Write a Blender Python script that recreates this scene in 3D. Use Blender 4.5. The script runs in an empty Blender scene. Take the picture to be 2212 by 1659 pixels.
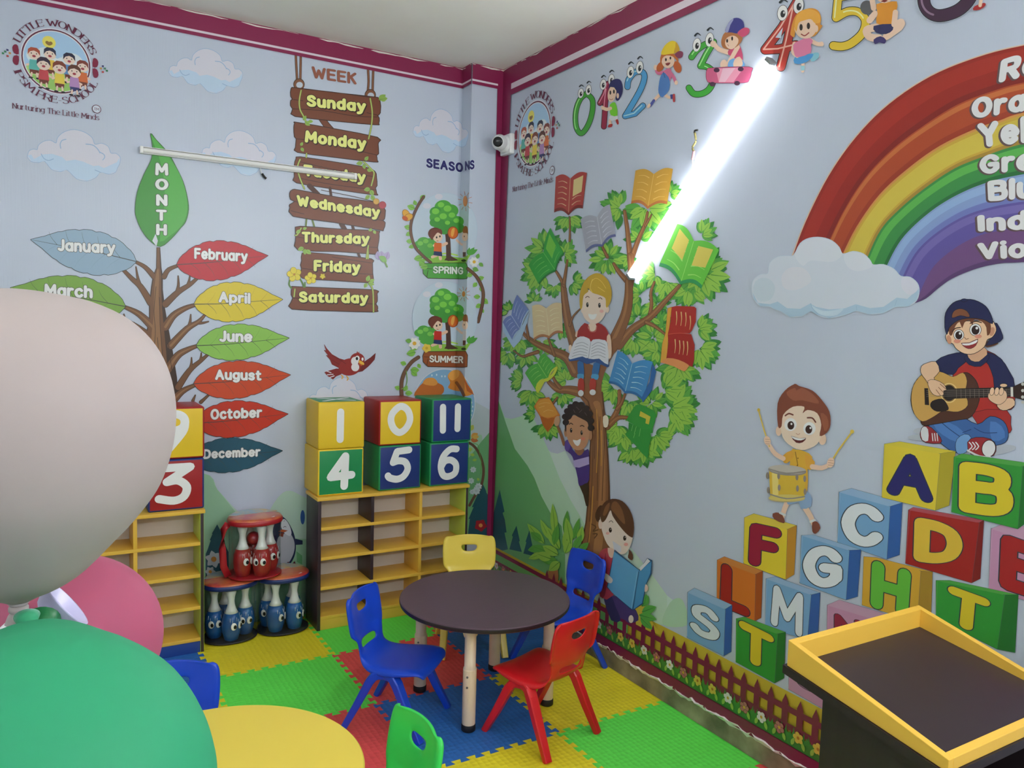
import bpy, bmesh, math, random
from mathutils import Vector, Matrix
from mathutils.geometry import delaunay_2d_cdt
PI = math.pi
S = bpy.context.scene
COL = S.collection

# ------------------------------------------------------------------ camera
CR = Vector((0.85937464, -0.51052313, 0.02900633))      # camera right
CD = Vector((-0.01528363, -0.08234454, -0.99648672))    # camera down
CF = Vector((0.51111803, 0.85591209, -0.07856746))      # camera forward
CO = Vector((0, 0, 1.74))
FPX, CX, CY = 1695.53, 1106.0, 829.5
cam = bpy.data.cameras.new('camera')
cam.sensor_fit = 'HORIZONTAL'; cam.sensor_width = 36; cam.lens = FPX / 2212 * 36
cam.clip_start = 0.05
camo = bpy.data.objects.new('camera', cam); COL.objects.link(camo)
M = Matrix((CR, -CD, -CF)).transposed().to_4x4(); M.translation = CO
camo.matrix_world = M
S.camera = camo

# ------------------------------------------------------------------ world, exposure
w = bpy.data.worlds.new('world'); S.world = w; w.use_nodes = True
w.node_tree.nodes['Background'].inputs[0].default_value = (.8, .85, .9, 1)
w.node_tree.nodes['Background'].inputs[1].default_value = .05
S.view_settings.view_transform = 'Standard'; S.view_settings.look = 'None'
S.view_settings.gamma = 1; S.view_settings.use_curve_mapping = False
S.view_settings.exposure = 1.66
TUBE_W = (40.0, 14.0, 40.0, 92.0, 84.0)   # radiance of the lit tube lights: mural wall, side wall, rear wall (two), added one on the mural wall behind the camera
LIP = 6.0                        # emission of the added lips, giving the nearby wall its halo

# room
XW, YB, ZC = 2.465, 4.46, 3.29          # right wall, back wall, ceiling
PX, PY = 2.245, 4.335                   # corner pilaster: left side, front
XL, YF = -1.42, -1.6                    # left wall, wall behind the camera

# ------------------------------------------------------------------ colours and materials
def s2l(c): return c / 12.92 if c <= .04045 else ((c + .055) / 1.055) ** 2.4
def hexl(h):
    h = h.lstrip('#')
    return [s2l(int(h[i:i + 2], 16) / 255) for i in (0, 2, 4)]
MATS = {}
def mat(name, hexc, rough=.5, spec=.5, k=1.0, metal=0, coat=0, trans=0, emit=0, alpha=1, bump=None, vary=None, sub=0):
    """principled material. bump=(scale xyz, strength, kind), vary=(scale, amount, hex2)"""
    if name in MATS: return MATS[name]
    m = bpy.data.materials.new(name); m.use_nodes = True; MATS[name] = m
    nt = m.node_tree; b = nt.nodes['Principled BSDF']
    c = [min(.92, v * k) for v in hexl(hexc)] + [1]
    b.inputs['Base Color'].default_value = c
    b.inputs['Roughness'].default_value = rough
    b.inputs['Specular IOR Level'].default_value = spec
    b.inputs['Metallic'].default_value = metal
    b.inputs['Coat Weight'].default_value = coat
    b.inputs['Coat Roughness'].default_value = .08
    if sub:
        b.inputs['Subsurface Weight'].default_value = sub; b.inputs['Subsurface Scale'].default_value = .6
        b.inputs['Subsurface Radius'].default_value = (.09, .08, .07)
    if emit:
        b.inputs['Emission Color'].default_value = (1, 1, 1, 1); b.inputs['Emission Strength'].default_value = emit
    N = nt.nodes.new
    if bump or vary:
        geo = N('ShaderNodeNewGeometry')
    if bump:
        sc, st, kind = bump
        mp = N('ShaderNodeMapping'); mp.inputs['Scale'].default_value = sc
        nt.links.new(geo.outputs['Position'], mp.inputs['Vector'])
        if kind == 'dots':
            t = N('ShaderNodeTexVoronoi'); t.inputs['Randomness'].default_value = .25; t.inputs['Scale'].default_value = 1; out = t.outputs['Distance']
        else:
            t = N('ShaderNodeTexNoise'); t.inputs['Scale'].default_value = 1; t.inputs['Detail'].default_value = 3; out = t.outputs['Fac']
        nt.links.new(mp.outputs[0], t.inputs['Vector'])
        bp = N('ShaderNodeBump'); bp.inputs['Strength'].default_value = st; bp.inputs['Distance'].default_value = .004
        nt.links.new(out, bp.inputs['Height']); nt.links.new(bp.outputs[0], b.inputs['Normal'])
    if vary:
        sc, am, h2 = vary
        t = N('ShaderNodeTexNoise'); t.inputs['Scale'].default_value = sc[0] if isinstance(sc, tuple) else sc; t.inputs['Detail'].default_value = 5
        if isinstance(sc, tuple):
            mp = N('ShaderNodeMapping'); mp.inputs['Scale'].default_value = sc[1]
            nt.links.new(geo.outputs['Position'], mp.inputs['Vector']); nt.links.new(mp.outputs[0], t.inputs['Vector'])
        else: nt.links.new(geo.outputs['Position'], t.inputs['Vector'])
        rp = N('ShaderNodeValToRGB'); rp.color_ramp.elements[0].position = .35; rp.color_ramp.elements[1].position = .68
        nt.links.new(t.outputs['Fac'], rp.inputs[0])
        mx = N('ShaderNodeMix'); mx.data_type = 'RGBA'
        nt.links.new(rp.outputs[0], mx.inputs['Factor'])
        c2 = [min(.92, v * k) for v in hexl(h2)]
        mx.inputs['A'].default_value = c
        mx.inputs['B'].default_value = [c[i] + (c2[i] - c[i]) * am for i in range(3)] + [1]
        nt.links.new(mx.outputs['Result'], b.inputs['Base Color'])
    return m
def clearmat(name, tint=(1, 1, 1), gloss=.12, rough=.06):
    m = bpy.data.materials.new(name); m.use_nodes = True; nt = m.node_tree; nt.nodes.clear()
    o = nt.nodes.new('ShaderNodeOutputMaterial'); mx = nt.nodes.new('ShaderNodeMixShader')
    t = nt.nodes.new('ShaderNodeBsdfTransparent'); g = nt.nodes.new('ShaderNodeBsdfGlossy')
    t.inputs[0].default_value = (*tint, 1); g.inputs['Roughness'].default_value = rough
    fr = nt.nodes.new('ShaderNodeLayerWeight'); fr.inputs['Blend'].default_value = gloss
    nt.links.new(fr.outputs['Facing'], mx.inputs[0])
    nt.links.new(t.outputs[0], mx.inputs[1]); nt.links.new(g.outputs[0], mx.inputs[2]); nt.links.new(mx.outputs[0], o.inputs[0])
    return m
KP = 1.3            # photographed print colour -> reflectance
def pm(h):           # print ink on the glossy vinyl
    n = 'print_' + h.lstrip('#')
    return mat(n, h, rough=.34, spec=.45, k=KP, bump=((260, 260, 5), .06, 'noise'))

# ------------------------------------------------------------------ mesh helpers
class MB:
    """collects geometry; build() links it as one mesh object"""
    def __init__(s): s.v = []; s.f = []; s.mi = []; s.sm = []; s.mats = []
    def m(s, mt):
        if mt not in s.mats: s.mats.append(mt)
        return s.mats.index(mt)
    def add(s, vs, fs, mt, smooth=False):
        o = len(s.v); s.v += [tuple(v) for v in vs]; k = s.m(mt)
        for f in fs: s.f.append([i + o for i in f]); s.mi.append(k); s.sm.append(smooth)
        return s
    def box(s, x0, x1, y0, y1, z0, z1, mt, bev=0, mats6=None, mtx=None):
        bm = bmesh.new()
        bmesh.ops.create_cube(bm, size=1)
        for v in bm.verts: v.co = Vector(((x0 + x1) / 2 + v.co.x * (x1 - x0), (y0 + y1) / 2 + v.co.y * (y1 - y0), (z0 + z1) / 2 + v.co.z * (z1 - z0)))
        if mats6:
            for f in bm.faces:
                n = f.normal; f.material_index = 0 if n.x < -.5 else 1 if n.x > .5 else 2 if n.y < -.5 else 3 if n.y > .5 else 4 if n.z < -.5 else 5
        if bev: bmesh.ops.bevel(bm, geom=list(bm.edges), offset=bev, segments=3, profile=.5, affect='EDGES')
        if mtx: bm.transform(mtx)
        bm.verts.ensure_lookup_table(); o = len(s.v); s.v += [tuple(v.co) for v in bm.verts]
        for f in bm.faces:
            s.f.append([v.index + o for v in f.verts]); s.mi.append(s.m(mats6[f.material_index] if mats6 else mt)); s.sm.append(bool(bev))
        bm.free(); return s
    def lathe(s, prof, mt, c=(0, 0, 0), n=32, mtx=None, smooth=True, mfun=None):
        vs = []; fs = []; ms = []
        for r, z in prof:
            for i in range(n):
                a = 2 * PI * i / n; vs.append(Vector((r * math.cos(a), r * math.sin(a), z)))
        for j in range(len(prof) - 1):
            for i in range(n):
                fs.append((j * n + i, j * n + (i + 1) % n, (j + 1) * n + (i + 1) % n, (j + 1) * n + i)); ms.append(mfun(j) if mfun else mt)
        fs.append(tuple(range(n))[::-1]); ms.append(mfun(0) if mfun else mt)
        fs.append(tuple((len(prof) - 1) * n + i for i in range(n))); ms.append(mfun(len(prof) - 2) if mfun else mt)
        vs = [((mtx @ v) if mtx else v) + Vector(c) for v in vs]
        o = len(s.v); s.v += [tuple(v) for v in vs]
        for f, q in zip(fs, ms): s.f.append([i + o for i in f]); s.mi.append(s.m(q)); s.sm.append(smooth)
        return s
    def sweep(s, path, rad, mt, n=10, smooth=True, sq=None):
        """tube along a path; rad number or list; sq=(w,h) gives a rounded rectangular section"""
        P = [Vector(p) for p in path]; vs = []; fs = []
        up = Vector((0, 0, 1))
        for i, p in enumerate(P):
            t = (P[min(i + 1, len(P) - 1)] - P[max(i - 1, 0)]).normalized()
            a = t.cross(up)
            if a.length < 1e-3: a = t.cross(Vector((1, 0, 0)))
            a.normalize(); b = t.cross(a).normalized()
            r = rad[i] if isinstance(rad, (list, tuple)) else rad
            for k in range(n):
                th = 2 * PI * (k + .5) / n; ca, sa = math.cos(th), math.sin(th)
                if sq:
                    q = (abs(ca) ** 7 + abs(sa) ** 7) ** (-1 / 7); vs.append(p + a * ca * q * r * sq[0] + b * sa * q * r * sq[1])
                else: vs.append(p + a * ca * r + b * sa * r)
        for j in range(len(P) - 1):
            for k in range(n): fs.append((j * n + k, j * n + (k + 1) % n, (j + 1) * n + (k + 1) % n, (j + 1) * n + k))
        fs.append(tuple(range(n))[::-1]); fs.append(tuple((len(P) - 1) * n + k for k in range(n)))
        return s.add(vs, fs, mt, smooth)
    def sphere(s, c, r, mt, n=20, sc=(1, 1, 1), mtx=None):
        bm = bmesh.new(); bmesh.ops.create_uvsphere(bm, u_segments=n, v_segments=n // 2, radius=r)
        for v in bm.verts:
            v.co = Vector((v.co.x * sc[0], v.co.y * sc[1], v.co.z * sc[2]))
            if mtx: v.co = mtx @ v.co
            v.co += Vector(c)
        s.add([v.co.copy() for v in bm.verts], [[v.index for v in f.verts] for f in bm.faces], mt, True); bm.free(); return s
    def prism(s, pts, z0, z1, mt, mtx=None, mside=None):
        n = len(pts); vs = [Vector((x, y, z0)) for x, y in pts] + [Vector((x, y, z1)) for x, y in pts]
        if mtx: vs = [mtx @ v for v in vs]
        s.add(vs, [tuple(range(n, 2 * n)), tuple(range(n))[::-1]], mt)
        o = len(s.v) - 2 * n
        k = s.m(mside or mt)
        for i in range(n):
            s.f.append([o + i, o + (i + 1) % n, o + n + (i + 1) % n, o + n + i]); s.mi.append(k); s.sm.append(False)
        return s
    def build(s, name, parent=None, loc=None):
        me = bpy.data.meshes.new(name); me.from_pydata(s.v, [], s.f)
        for q in s.mats: me.materials.append(q)
        me.polygons.foreach_set('material_index', s.mi); me.polygons.foreach_set('use_smooth', s.sm)
        me.update()
        o = bpy.data.objects.new(name, me); COL.objects.link(o)
        if parent: o.parent = parent
        if loc is not None: o.location = loc
        return o
def tag(o, label=None, cat=None, group=None, kind=None):
    for k, v in (('label', label), ('category', cat), ('group', group), ('kind', kind)):
        if v: o[k] = v
    return o
def thing(name, label, cat, loc=(0, 0, 0), rz=0, group=None):
    o = bpy.data.objects.new(name, None); COL.objects.link(o); o.location = loc; o.rotation_euler = (0, 0, rz)
    o.empty_display_size = .05
    return tag(o, label, cat, group)
def copy_tree(o, parent=None):
    c = o.copy(); COL.objects.link(c)
    if parent: c.parent = parent
    for ch in list(o.children): copy_tree(ch, c)
    return c
def cat_rom(P, closed=False, n=6):
    out = []; N = len(P)
    for i in range(N if closed else N - 1):
        g = (lambda j: P[j % N]) if closed else (lambda j: P[min(max(j, 0), N - 1)])
        a, b, c, d = g(i - 1), g(i), g(i + 1), g(i + 2)
        for k in range(n):
            t = k / n
            out.append(tuple(.5 * (2 * b[q] + (c[q] - a[q]) * t + (2 * a[q] - 5 * b[q] + 4 * c[q] - d[q]) * t * t + (3 * b[q] - a[q] - 3 * c[q] + d[q]) * t ** 3) for q in range(len(b))))
    if not closed: out.append(tuple(P[-1]))
    return out

# ------------------------------------------------------------------ common materials
vinyl_l = mat('vinyl_pale_blue', '#b3bccc', rough=.32, spec=.5, k=KP, bump=((260, 260, 5), .10, 'noise'))
plaster = mat('ceiling_plaster', '#c5c5c0', rough=.9, spec=.2, k=1.68, bump=((9, 9, 9), .5, 'noise'), vary=(1.3, .5, '#b9b2ac'))
maroon = pm('#7e2148')
cement = mat('cement', '#978c74', rough=.9, spec=.2, k=1.7, bump=((60, 60, 60), .6, 'noise'), vary=(6.0, 1, '#5f5a48'))
ragged = mat('torn_plaster', '#d9d4ce', rough=.9, spec=.2, k=1.3, bump=((120, 120, 120), 1, 'noise'))
paint = mat('wall_paint', '#c6ccd0', rough=.6, k=1.4)
# ------------------------------------------------------------------ room shell
def struct(name, mb, parent=None):
    o = mb.build(name, parent)
    if not parent: o['kind'] = 'structure'
    return o
T = .12
struct('floor', MB().box(XL - T, XW + T, YF - T, YB + T, -.16, -.012, mat('floor_cement', '#77736a', rough=.8, k=1.2, vary=(3.0, .6, '#5c584e'))))
struct('ceiling', MB().box(XL - T, XW + T, YF - T, YB + T, ZC, ZC + T, plaster))
wall_back = struct('wall_back', MB().box(XL - T, XW + T, YB, YB + T, -.012, ZC, vinyl_l))
wall_right = struct('wall_right', MB().box(XW, XW + T, YF, YB, -.012, ZC, vinyl_l))
wall_left = struct('wall_left', MB().box(XL - T, XL, YF, YB, -.012, ZC, paint))
wall_front = struct('wall_front', MB().box(XL - T, XW + T, YF - T, YF, -.012, ZC, paint))
wall_corner = struct('wall_corner', MB().box(PX, XW, PY, YB, -.012, ZC, vinyl_l))
# bare cement skirting with a ragged torn edge under the vinyl
rnd = random.Random(4)
mb = MB(); n = 170; y0, y1 = .2, PY
ys = [y0 + (y1 - y0) * i / n for i in range(n + 1)]
top = [.093 + rnd.uniform(-.007, .007) for _ in ys]
vs = []; fs = []
for y, t in zip(ys, top): vs += [(XW - .012, y, -.012), (XW - .012, y, t - .012), (XW - .012 + .003, y, t)]
for i in range(n): a = i * 3; fs.append((a, a + 3, a + 4, a + 1))
mb.add(vs, fs, cement)
fs = []
mb2 = MB(); vs = []
for i, (y, t) in enumerate(zip(ys, top)):
    d = rnd.uniform(.002, .016)
    vs += [(XW - .0125, y, t - .008 - rnd.uniform(0, .012)), (XW - .012 - d, y, t + rnd.uniform(-.004, .004)), (XW - .001, y, t + .004)]
for i in range(n): a = i * 3; fs += [(a, a + 3, a + 4, a + 1), (a + 1, a + 4, a + 5, a + 2)]
mb.add(vs, fs, ragged)
base = struct('baseboard_right', mb)
# crumbly plaster line where the ceiling meets the border
mb = MB()
def ragline(P, Q, nrm, n):
    vs = []; fs = []
    for i in range(n + 1):
        p = Vector(P).lerp(Vector(Q), i / n); d = rnd.uniform(.004, .02); h = rnd.uniform(.004, .018)
        vs += [p + Vector((0, 0, 0)), p + Vector(nrm) * d * .6 - Vector((0, 0, h * .5)), p + Vector(nrm) * .002 - Vector((0, 0, h))]
    for i in range(n): a = i * 3; fs += [(a, a + 1, a + 4, a + 3), (a + 1, a + 2, a + 5, a + 4)]
    mb.add(vs, fs, mat('ceiling_crumbs', '#d8d6ce', rough=.95, k=1.2), True)
ragline((XL, YB, ZC), (PX, YB, ZC), (0, -1, 0), 60); ragline((PX, YB, ZC), (PX, PY, ZC), (-1, 0, 0), 4)
ragline((PX, PY, ZC), (XW, PY, ZC), (0, -1, 0), 8); ragline((XW, PY, ZC), (XW, 0, ZC), (-1, 0, 0), 90)
struct('trim_1', mb)

# ------------------------------------------------------------------ foam play mat tiles
FC = {'blue': '#1d4c86', 'yellow': '#dfca28', 'green': '#45b03a', 'red': '#a33838'}
def foam(c): return mat('foam_' + c, FC[c], rough=.55, spec=.4, k=1.33 if c == 'yellow' else 2.35, bump=((42, 42, 42), .8, 'dots'))
GX = [.664 + .597 * k for k in range(-2, 3)] + [XW - .014]
GY = [YB - .01, 3.83, 3.236, 2.646, 2.054, 1.462, .87]
def tooth_edge(p, q, wall):
    if wall: return [p]
    n = 9; h = .012; d = (q[0] - p[0], q[1] - p[1]); L = math.hypot(*d); u = (d[0] / L, d[1] / L); nn = (-u[1], u[0])
    # always generated in a canonical direction so that neighbours interlock
    pts = [(0, 0), (.05 / n, -h)]
    for i in range(n):
        pts += [((i + .56) / n, -h), ((i + .44) / n, h)]
        pts += [((i + 1.06) / n, h), ((i + .94) / n, -h)] if i < n - 1 else [((i + .93) / n, h)]
    return [(p[0] + u[0] * L * t + nn[0] * o, p[1] + u[1] * L * t + nn[1] * o) for t, o in pts]
WHERE = {(1, 0): 'in front of the left bookshelf, half behind the pink balloon', (2, 0): 'under the two clear bags of blue bowling pins',
 (3, 0): 'along the base of the right bookshelf', (4, 0): 'in the far corner behind the yellow chair', (1, 1): 'behind the yellow round table, next to its blue chair',
 (2, 1): 'between the bowling bags and the blue chair', (3, 1): 'under the far side of the dark round table', (4, 1): 'under the blue chair against the mural wall',
 (2, 2): 'between the yellow table and the dark table', (3, 2): 'under the front leg of the dark round table', (4, 2): 'between the red chair and the cement skirting',
 (3, 3): 'under the rear leg of the red chair, at the front', (4, 3): 'beside the lectern along the cement skirting', (4, 4): 'at the foot of the lectern, mostly out of sight'}
names = ['blue', 'yellow', 'green', 'red']
for r in range(6):
    for c in range(5):
        if c == 0 and r > 3: continue
        x0, x1, yt, yb = GX[c], GX[c + 1], GY[r], GY[r + 1]
        A, B, Cc, D = (x0, yb), (x1, yb), (x1, yt), (x0, yt)
        e = tooth_edge(A, B, False)
        e += tooth_edge(B, Cc, c == 4)
        e += tooth_edge(D, Cc, r == 0)[::-1][:-1] + [] if r else [Cc]
        if r: e = e[:len(e)] ; 
        # top edge reversed: starts at C, ends before D
        if r: 
            te = tooth_edge(D, Cc, False); e = tooth_edge(A, B, False) + tooth_edge(B, Cc, c == 4) + [Cc] + te[::-1][:-1]
        le = tooth_edge(A, D, False)
        e = e + [D] + le[::-1][:-1]
        col = names[(c - 1 + r) % 4]
        mb = MB().prism([p for i, p in enumerate(e) if i == 0 or (abs(p[0] - e[i - 1][0]) + abs(p[1] - e[i - 1][1])) > 1e-6], -.012, 0, foam(col))
        o = mb.build('foam_tile')
        wh = WHERE.get((c, r))
        if wh: tag(o, f'{col} foam mat tile {wh}', 'foam tile', 'interlocking foam tiles on the floor')
        else: tag(o, f'{col} foam mat tile hidden under the balloons and yellow table', 'foam tile', f'hidden {col} foam tiles')

# ------------------------------------------------------------------ bookshelves
lam_y = mat('laminate_yellow', '#dcb044', rough=.42, k=1.25)
lam_d = mat('laminate_wenge', '#3b2b33', rough=.4, k=1.0, vary=((1.0, (90, 90, 6)), .5, '#2a1d25'))
lam_g = mat('laminate_lime', '#a8bf45', rough=.42, k=1.4)
lam_w = mat('laminate_white', '#b9b3ab', rough=.5, k=1.5)
lam_b = mat('laminate_blue', '#203f86', rough=.42, k=1.3)
def bookshelf(x0, x1, zt, dividers, plinth, label):
    yf, yb = 4.159, 4.385; t = .018
    r = thing('bookshelf', label, 'bookshelf', (x0, yf, 0), 0, 'low bookshelves against the mural wall')
    def P(name, x0_, x1_, y0_, y1_, z0_, z1_, m, bev=.0015, m6=None):
        return MB().box(x0_ - x0, x1_ - x0, y0_ - yf, y1_ - yf, z0_, z1_, m, bev, m6).build(name, r)
    P('side_panel', x0 + .006, x0 + .006 + t, yf + .004, yb, 0, zt - t, lam_d)
    P('side_panel', x1 - .006 - t, x1 - .006, yf + .004, yb, 0, zt - t, lam_d, .0015, [lam_g, lam_d, lam_d, lam_d, lam_d, lam_d])
    P('top_board', x0, x1, yf - .002, yb, zt - t, zt, lam_y)
    xa, xb = x0 + .006 + t, x1 - .006 - t
    P('back_panel', xa, xb, yb - .006, yb - .001, .02, zt - t, lam_w, 0)
    z0s = [.06 + k * (zt - t - .06) / 4 for k in range(4)]
    for z in z0s:
        P('shelf_board', xa, xb, yf + .005, yb - .006, z, z + t, lam_y)
    for xd, m in dividers:
        d = bpy.data.objects.new('divider', None); COL.objects.link(d); d.parent = r
        for k in range(4):
            z1 = z0s[k + 1] if k < 3 else zt - t
            P('divider_panel', xd - t / 2, xd + t / 2, yf + .007, yb - .006, z0s[k] + t, z1, m, .001).parent = d
    P('plinth', xa, xb, yf + .009, yf + .027, 0, .06, plinth)
    return r
bookshelf(1.268, 2.206, .750, [(1.59, lam_d), (1.888, lam_y)], lam_y, 'yellow and dark brown bookshelf under the six number cubes, beside the corner')
bookshelf(-.25, .690, .745, [(.367, lam_y), (.05, lam_d)], lam_b, 'yellow bookshelf with blue plinth, half hidden behind the balloons')

# ------------------------------------------------------------------ tables
cream = mat('leg_cream_enamel', '#d9c2a8', rough=.35, k=1.25, coat=.3)
rubber = mat('rubber_black', '#17171a', rough=.6)
steel = mat('bolt_steel', '#77777a', rough=.35, metal=.8)
wenge_top = mat('table_wenge', '#523e49', rough=.38, k=1.3, vary=((1.0, (14, 240, 14)), .35, '#43333b'))
yel_top = mat('table_yellow', '#e0c04a', rough=.4, k=1.35)
def round_table(cx, cy, zt, r, topm, edgem, a0, label):
    t = thing('round_table', label, 'table', (cx, cy, 0), 0, 'round play tables')
    th = .024
    prof = [(r - .006, zt - th), (r - .001, zt - th + .004), (r, zt - th + .008), (r, zt - .008), (r - .001, zt - .004), (r - .005, zt)]
    mb = MB().lathe(prof, topm, n=96, smooth=False, mfun=lambda j: edgem if j in (1, 2, 3) else topm)
    mb.build('table_top', t)
    for k in range(4):
        a = a0 + k * PI / 2; lx, ly = .30 * math.cos(a), .30 * math.sin(a)
        leg = MB().lathe([(.0285, .03), (.029, .034), (.029, .27), (.0285, .275), (.0245, .275), (.0245, zt - .07), (.03, zt - .06), (.036, zt - th)], cream, (lx, ly, 0), 28).build('leg', t)
        MB().lathe([(.026, 0), (.0305, .004), (.0305, .028), (.028, .032)], rubber, (lx, ly, 0), 28).build('foot_cap', leg)
        fl = MB().box(-.05, .05, -.05, .05, zt - th - .004, zt - th - .0002, cream, .001, None, Matrix.Translation((lx, ly, 0)) @ Matrix.Rotation(a, 4, 'Z'))
        for q in (-1, 1):
            fl.add([Vector((lx, ly, 0)) + Vector(v) for v in ((q * .03, -.002, zt - .07), (q * .045, -.002, zt - th), (q * .02, -.002, zt - th), (q * .03, .002, zt - .07), (q * .045, .002, zt - th), (q * .02, .002, zt - th))], [(0, 1, 2), (5, 4, 3), (0, 3, 4, 1)], cream)
        fl.build('mounting_plate', leg)
        for z in (.20, .245):
            MB().lathe([(.0045, 0), (.0045, .003), (.003, .005)], steel, (0, 0, 0), 12, Matrix.Translation((lx + .0285 * math.cos(-2.4), ly + .0285 * math.sin(-2.4), z)) @ Matrix.Rotation(PI / 2 - 0, 4, Vector((-math.sin(-2.4), math.cos(-2.4), 0)))).build('bolt', leg)
    return t
round_table(1.722, 3.07, .482, .39, wenge_top, mat('table_edge_dark', '#2b1d25', rough=.4), math.radians(230), 'round dark brown play table with cream legs, ringed by four chairs')
round_table(.395, 2.165, .482, .392, yel_top, mat('table_edge_yellow', '#d9b93c', rough=.45, k=1.3), math.radians(20), 'round yellow play table beside the green balloon')

# ------------------------------------------------------------------ moulded plastic chairs
def shell_mesh():
    R = [(.170, .244, .116), (.167, .262, .138), (.150, .276, .150), (.09, .278, .160), (.01, .268, .158), (-.07, .265, .145), (-.122, .284, .122), (-.146, .316, .108),
         (-.157, .350, .110), (-.163, .374, .118), (-.166, .388, .141), (-.170, .410, .146), (-.179, .466, .148), (-.186, .502, .147), (-.191, .530, .143), (-.194, .544, .134), (-.195, .550, .116)]
    U = [-1, -.95, -.62, -.32, 0, .32, .62, .95, 1]
    vs = []; fs = []
    for j, (y, z, wd) in enumerate(R):
        back = max(0, min(1, (j - 5) / 3))
        for u in U:
            e = abs(u) == 1
            x = (math.copysign(.985, u) if e and j > 9 else u) * wd; yy, zz = y, z
            yy += back * (.030 * u * u - (.020 if e and j > 9 else .008 if e else 0))
            zz += (1 - back) * (.010 * u * u - (.024 if e and j > 2 else .008 if e else 0))
            if j > 13: zz += .007 * (1 - u * u)
            if j == 13 and abs(u) < .3: zz -= .007
            if j == 12 and .3 < abs(u) < .4: x *= .78; zz += .004
            if j == 7 and abs(u) < .65: zz += .005
            vs.append((x, yy, zz))
    nU = len(U)
    for j in range(len(R) - 1):
        for i in range(nU - 1):
            if j == 7 and 2 <= i <= 5: continue
            if j == 12 and 3 <= i <= 4: continue
            fs.append((j * nU + i, j * nU + i + 1, (j + 1) * nU + i + 1, (j + 1) * nU + i))
    me = bpy.data.meshes.new('shell'); me.from_pydata(vs, [], fs); me.update()
    o = bpy.data.objects.new('shell', me); COL.objects.link(o)
    m = o.modifiers.new('s', 'SOLIDIFY'); m.thickness = .011; m.offset = 0
    m = o.modifiers.new('d', 'SUBSURF'); m.levels = 2; m.render_levels = 2
    dg = bpy.context.evaluated_depsgraph_get()
    e = bpy.data.meshes.new_from_object(o.evaluated_get(dg))
    V = [v.co.copy() for v in e.vertices]; F = [tuple(p.vertices) for p in e.polygons]
    bpy.data.objects.remove(o); bpy.data.meshes.remove(e)
    return V, F
SHV, SHF = shell_mesh()
CHC = {'blue': '#1440b8', 'red': '#c11a20', 'yellow': '#e3c350', 'green': '#35c552'}
def chair(colr, x, y, face, label):
    m = mat('chair_plastic_' + colr, CHC[colr], rough=.28, spec=.5, k=1.3)
    t = thing('kids_chair', label, 'chair', (x, y, 0), face - PI / 2, 'moulded plastic chairs around the tables')
    def half(name, test):
        keep = [f for f in SHF if test(sum((SHV[i] for i in f), Vector()) / len(f))]
        ids = sorted({i for f in keep for i in f}); mp = {a: b for b, a in enumerate(ids)}
        MB().add([SHV[i] for i in ids], [[mp[i] for i in f] for f in keep], m, True).build(name, t)
    half('backrest', lambda c: c.z > .305); half('seat', lambda c: c.z <= .305)
    for sx in (-1, 1):
        for sy in (-1, 1):
            path = [(sx * .124, sy * -.004, .252), (sx * .132, sy * .028, .2515), (sx * .137, sy * .045, .245), (sx * .142, sy * .062, .222), (sx * .152, sy * .118, .11), (sx * .164, sy * .176, .0005)]
            MB().sweep(path, [.019, .019, .0195, .0195, .017, .0142], m, 24, False, (1.12, .95)).build('leg', t)
    return t
R_ = math.radians
chair('red', 1.80, 2.685, R_(106), 'red plastic chair tucked against the near side of the dark table')
chair('blue', 1.30, 3.075, R_(-47), 'blue plastic chair between the dark table and the right bookshelf')
chair('blue', 2.245, 3.22, R_(183), 'blue plastic chair backed against the mural wall by the painted girl reader')
chair('yellow', 1.945, 3.615, R_(-112), 'yellow plastic chair behind the dark table, nearest the corner')
chair('green', .765, 2.045, R_(186), 'bright green plastic chair at the yellow table, in front of the dark table')
chair('blue', .30, 2.625, R_(-112), 'blue plastic chair behind the yellow table, half hidden by balloons')
# ------------------------------------------------------------------ lettering: single-stroke glyphs, thickened with round ends
GL = dict(zip('A B C D E F G H I J K L M N O P R S T U V W Y'.split(), [
 "50;0,0 25,70 50,0;10,25 40,25", "44;0,0 0,70;~0,70 24,70 40,63 40,45 26,38 0,38;~0,38 30,38 44,30 44,9 30,0 0,0",
 "46;~45,57 36,67 23,70 8,60 0,35 8,10 23,0 36,3 45,13", "48;0,0 0,70;~0,70 22,70 41,60 48,35 41,10 22,0 0,0",
 "38;38,70 0,70 0,0 38,0;0,37 33,37", "36;36,70 0,70 0,0;0,37 31,37", "48;~45,57 36,67 23,70 8,60 0,35 8,10 23,0 38,5 46,16;46,14 46,33 27,33",
 "44;0,0 0,70;44,0 44,70;0,36 44,36", "0;0,0 0,70", "28;~28,70 28,22 23,5 12,0 0,6", "38;0,0 0,70;37,70 0,30;13,42 38,0", "34;0,70 0,0 34,0",
 "58;0,0 3,70 29,20 55,70 58,0", "44;0,0 0,70 44,0 44,70", "o50;25,70 8,61 0,35 8,9 25,0 42,9 50,35 42,61", "42;0,0 0,70;~0,70 28,70 42,62 42,42 28,33 0,33",
 "42;0,0 0,70;~0,70 28,70 40,62 40,43 28,35 0,35;22,35 42,0", "40;~38,58 29,68 18,70 4,62 4,46 18,38 31,31 40,20 35,5 20,0 8,3 0,12",
 "44;0,70 44,70;22,70 22,0", "44;~0,70 0,45 0,22 7,5 22,0 37,5 44,22 44,45 44,70", "46;0,70 23,0 46,70", "66;0,70 16,0 33,54 50,0 66,70", "44;0,70 22,34 44,70;22,34 22,0"]))
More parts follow.
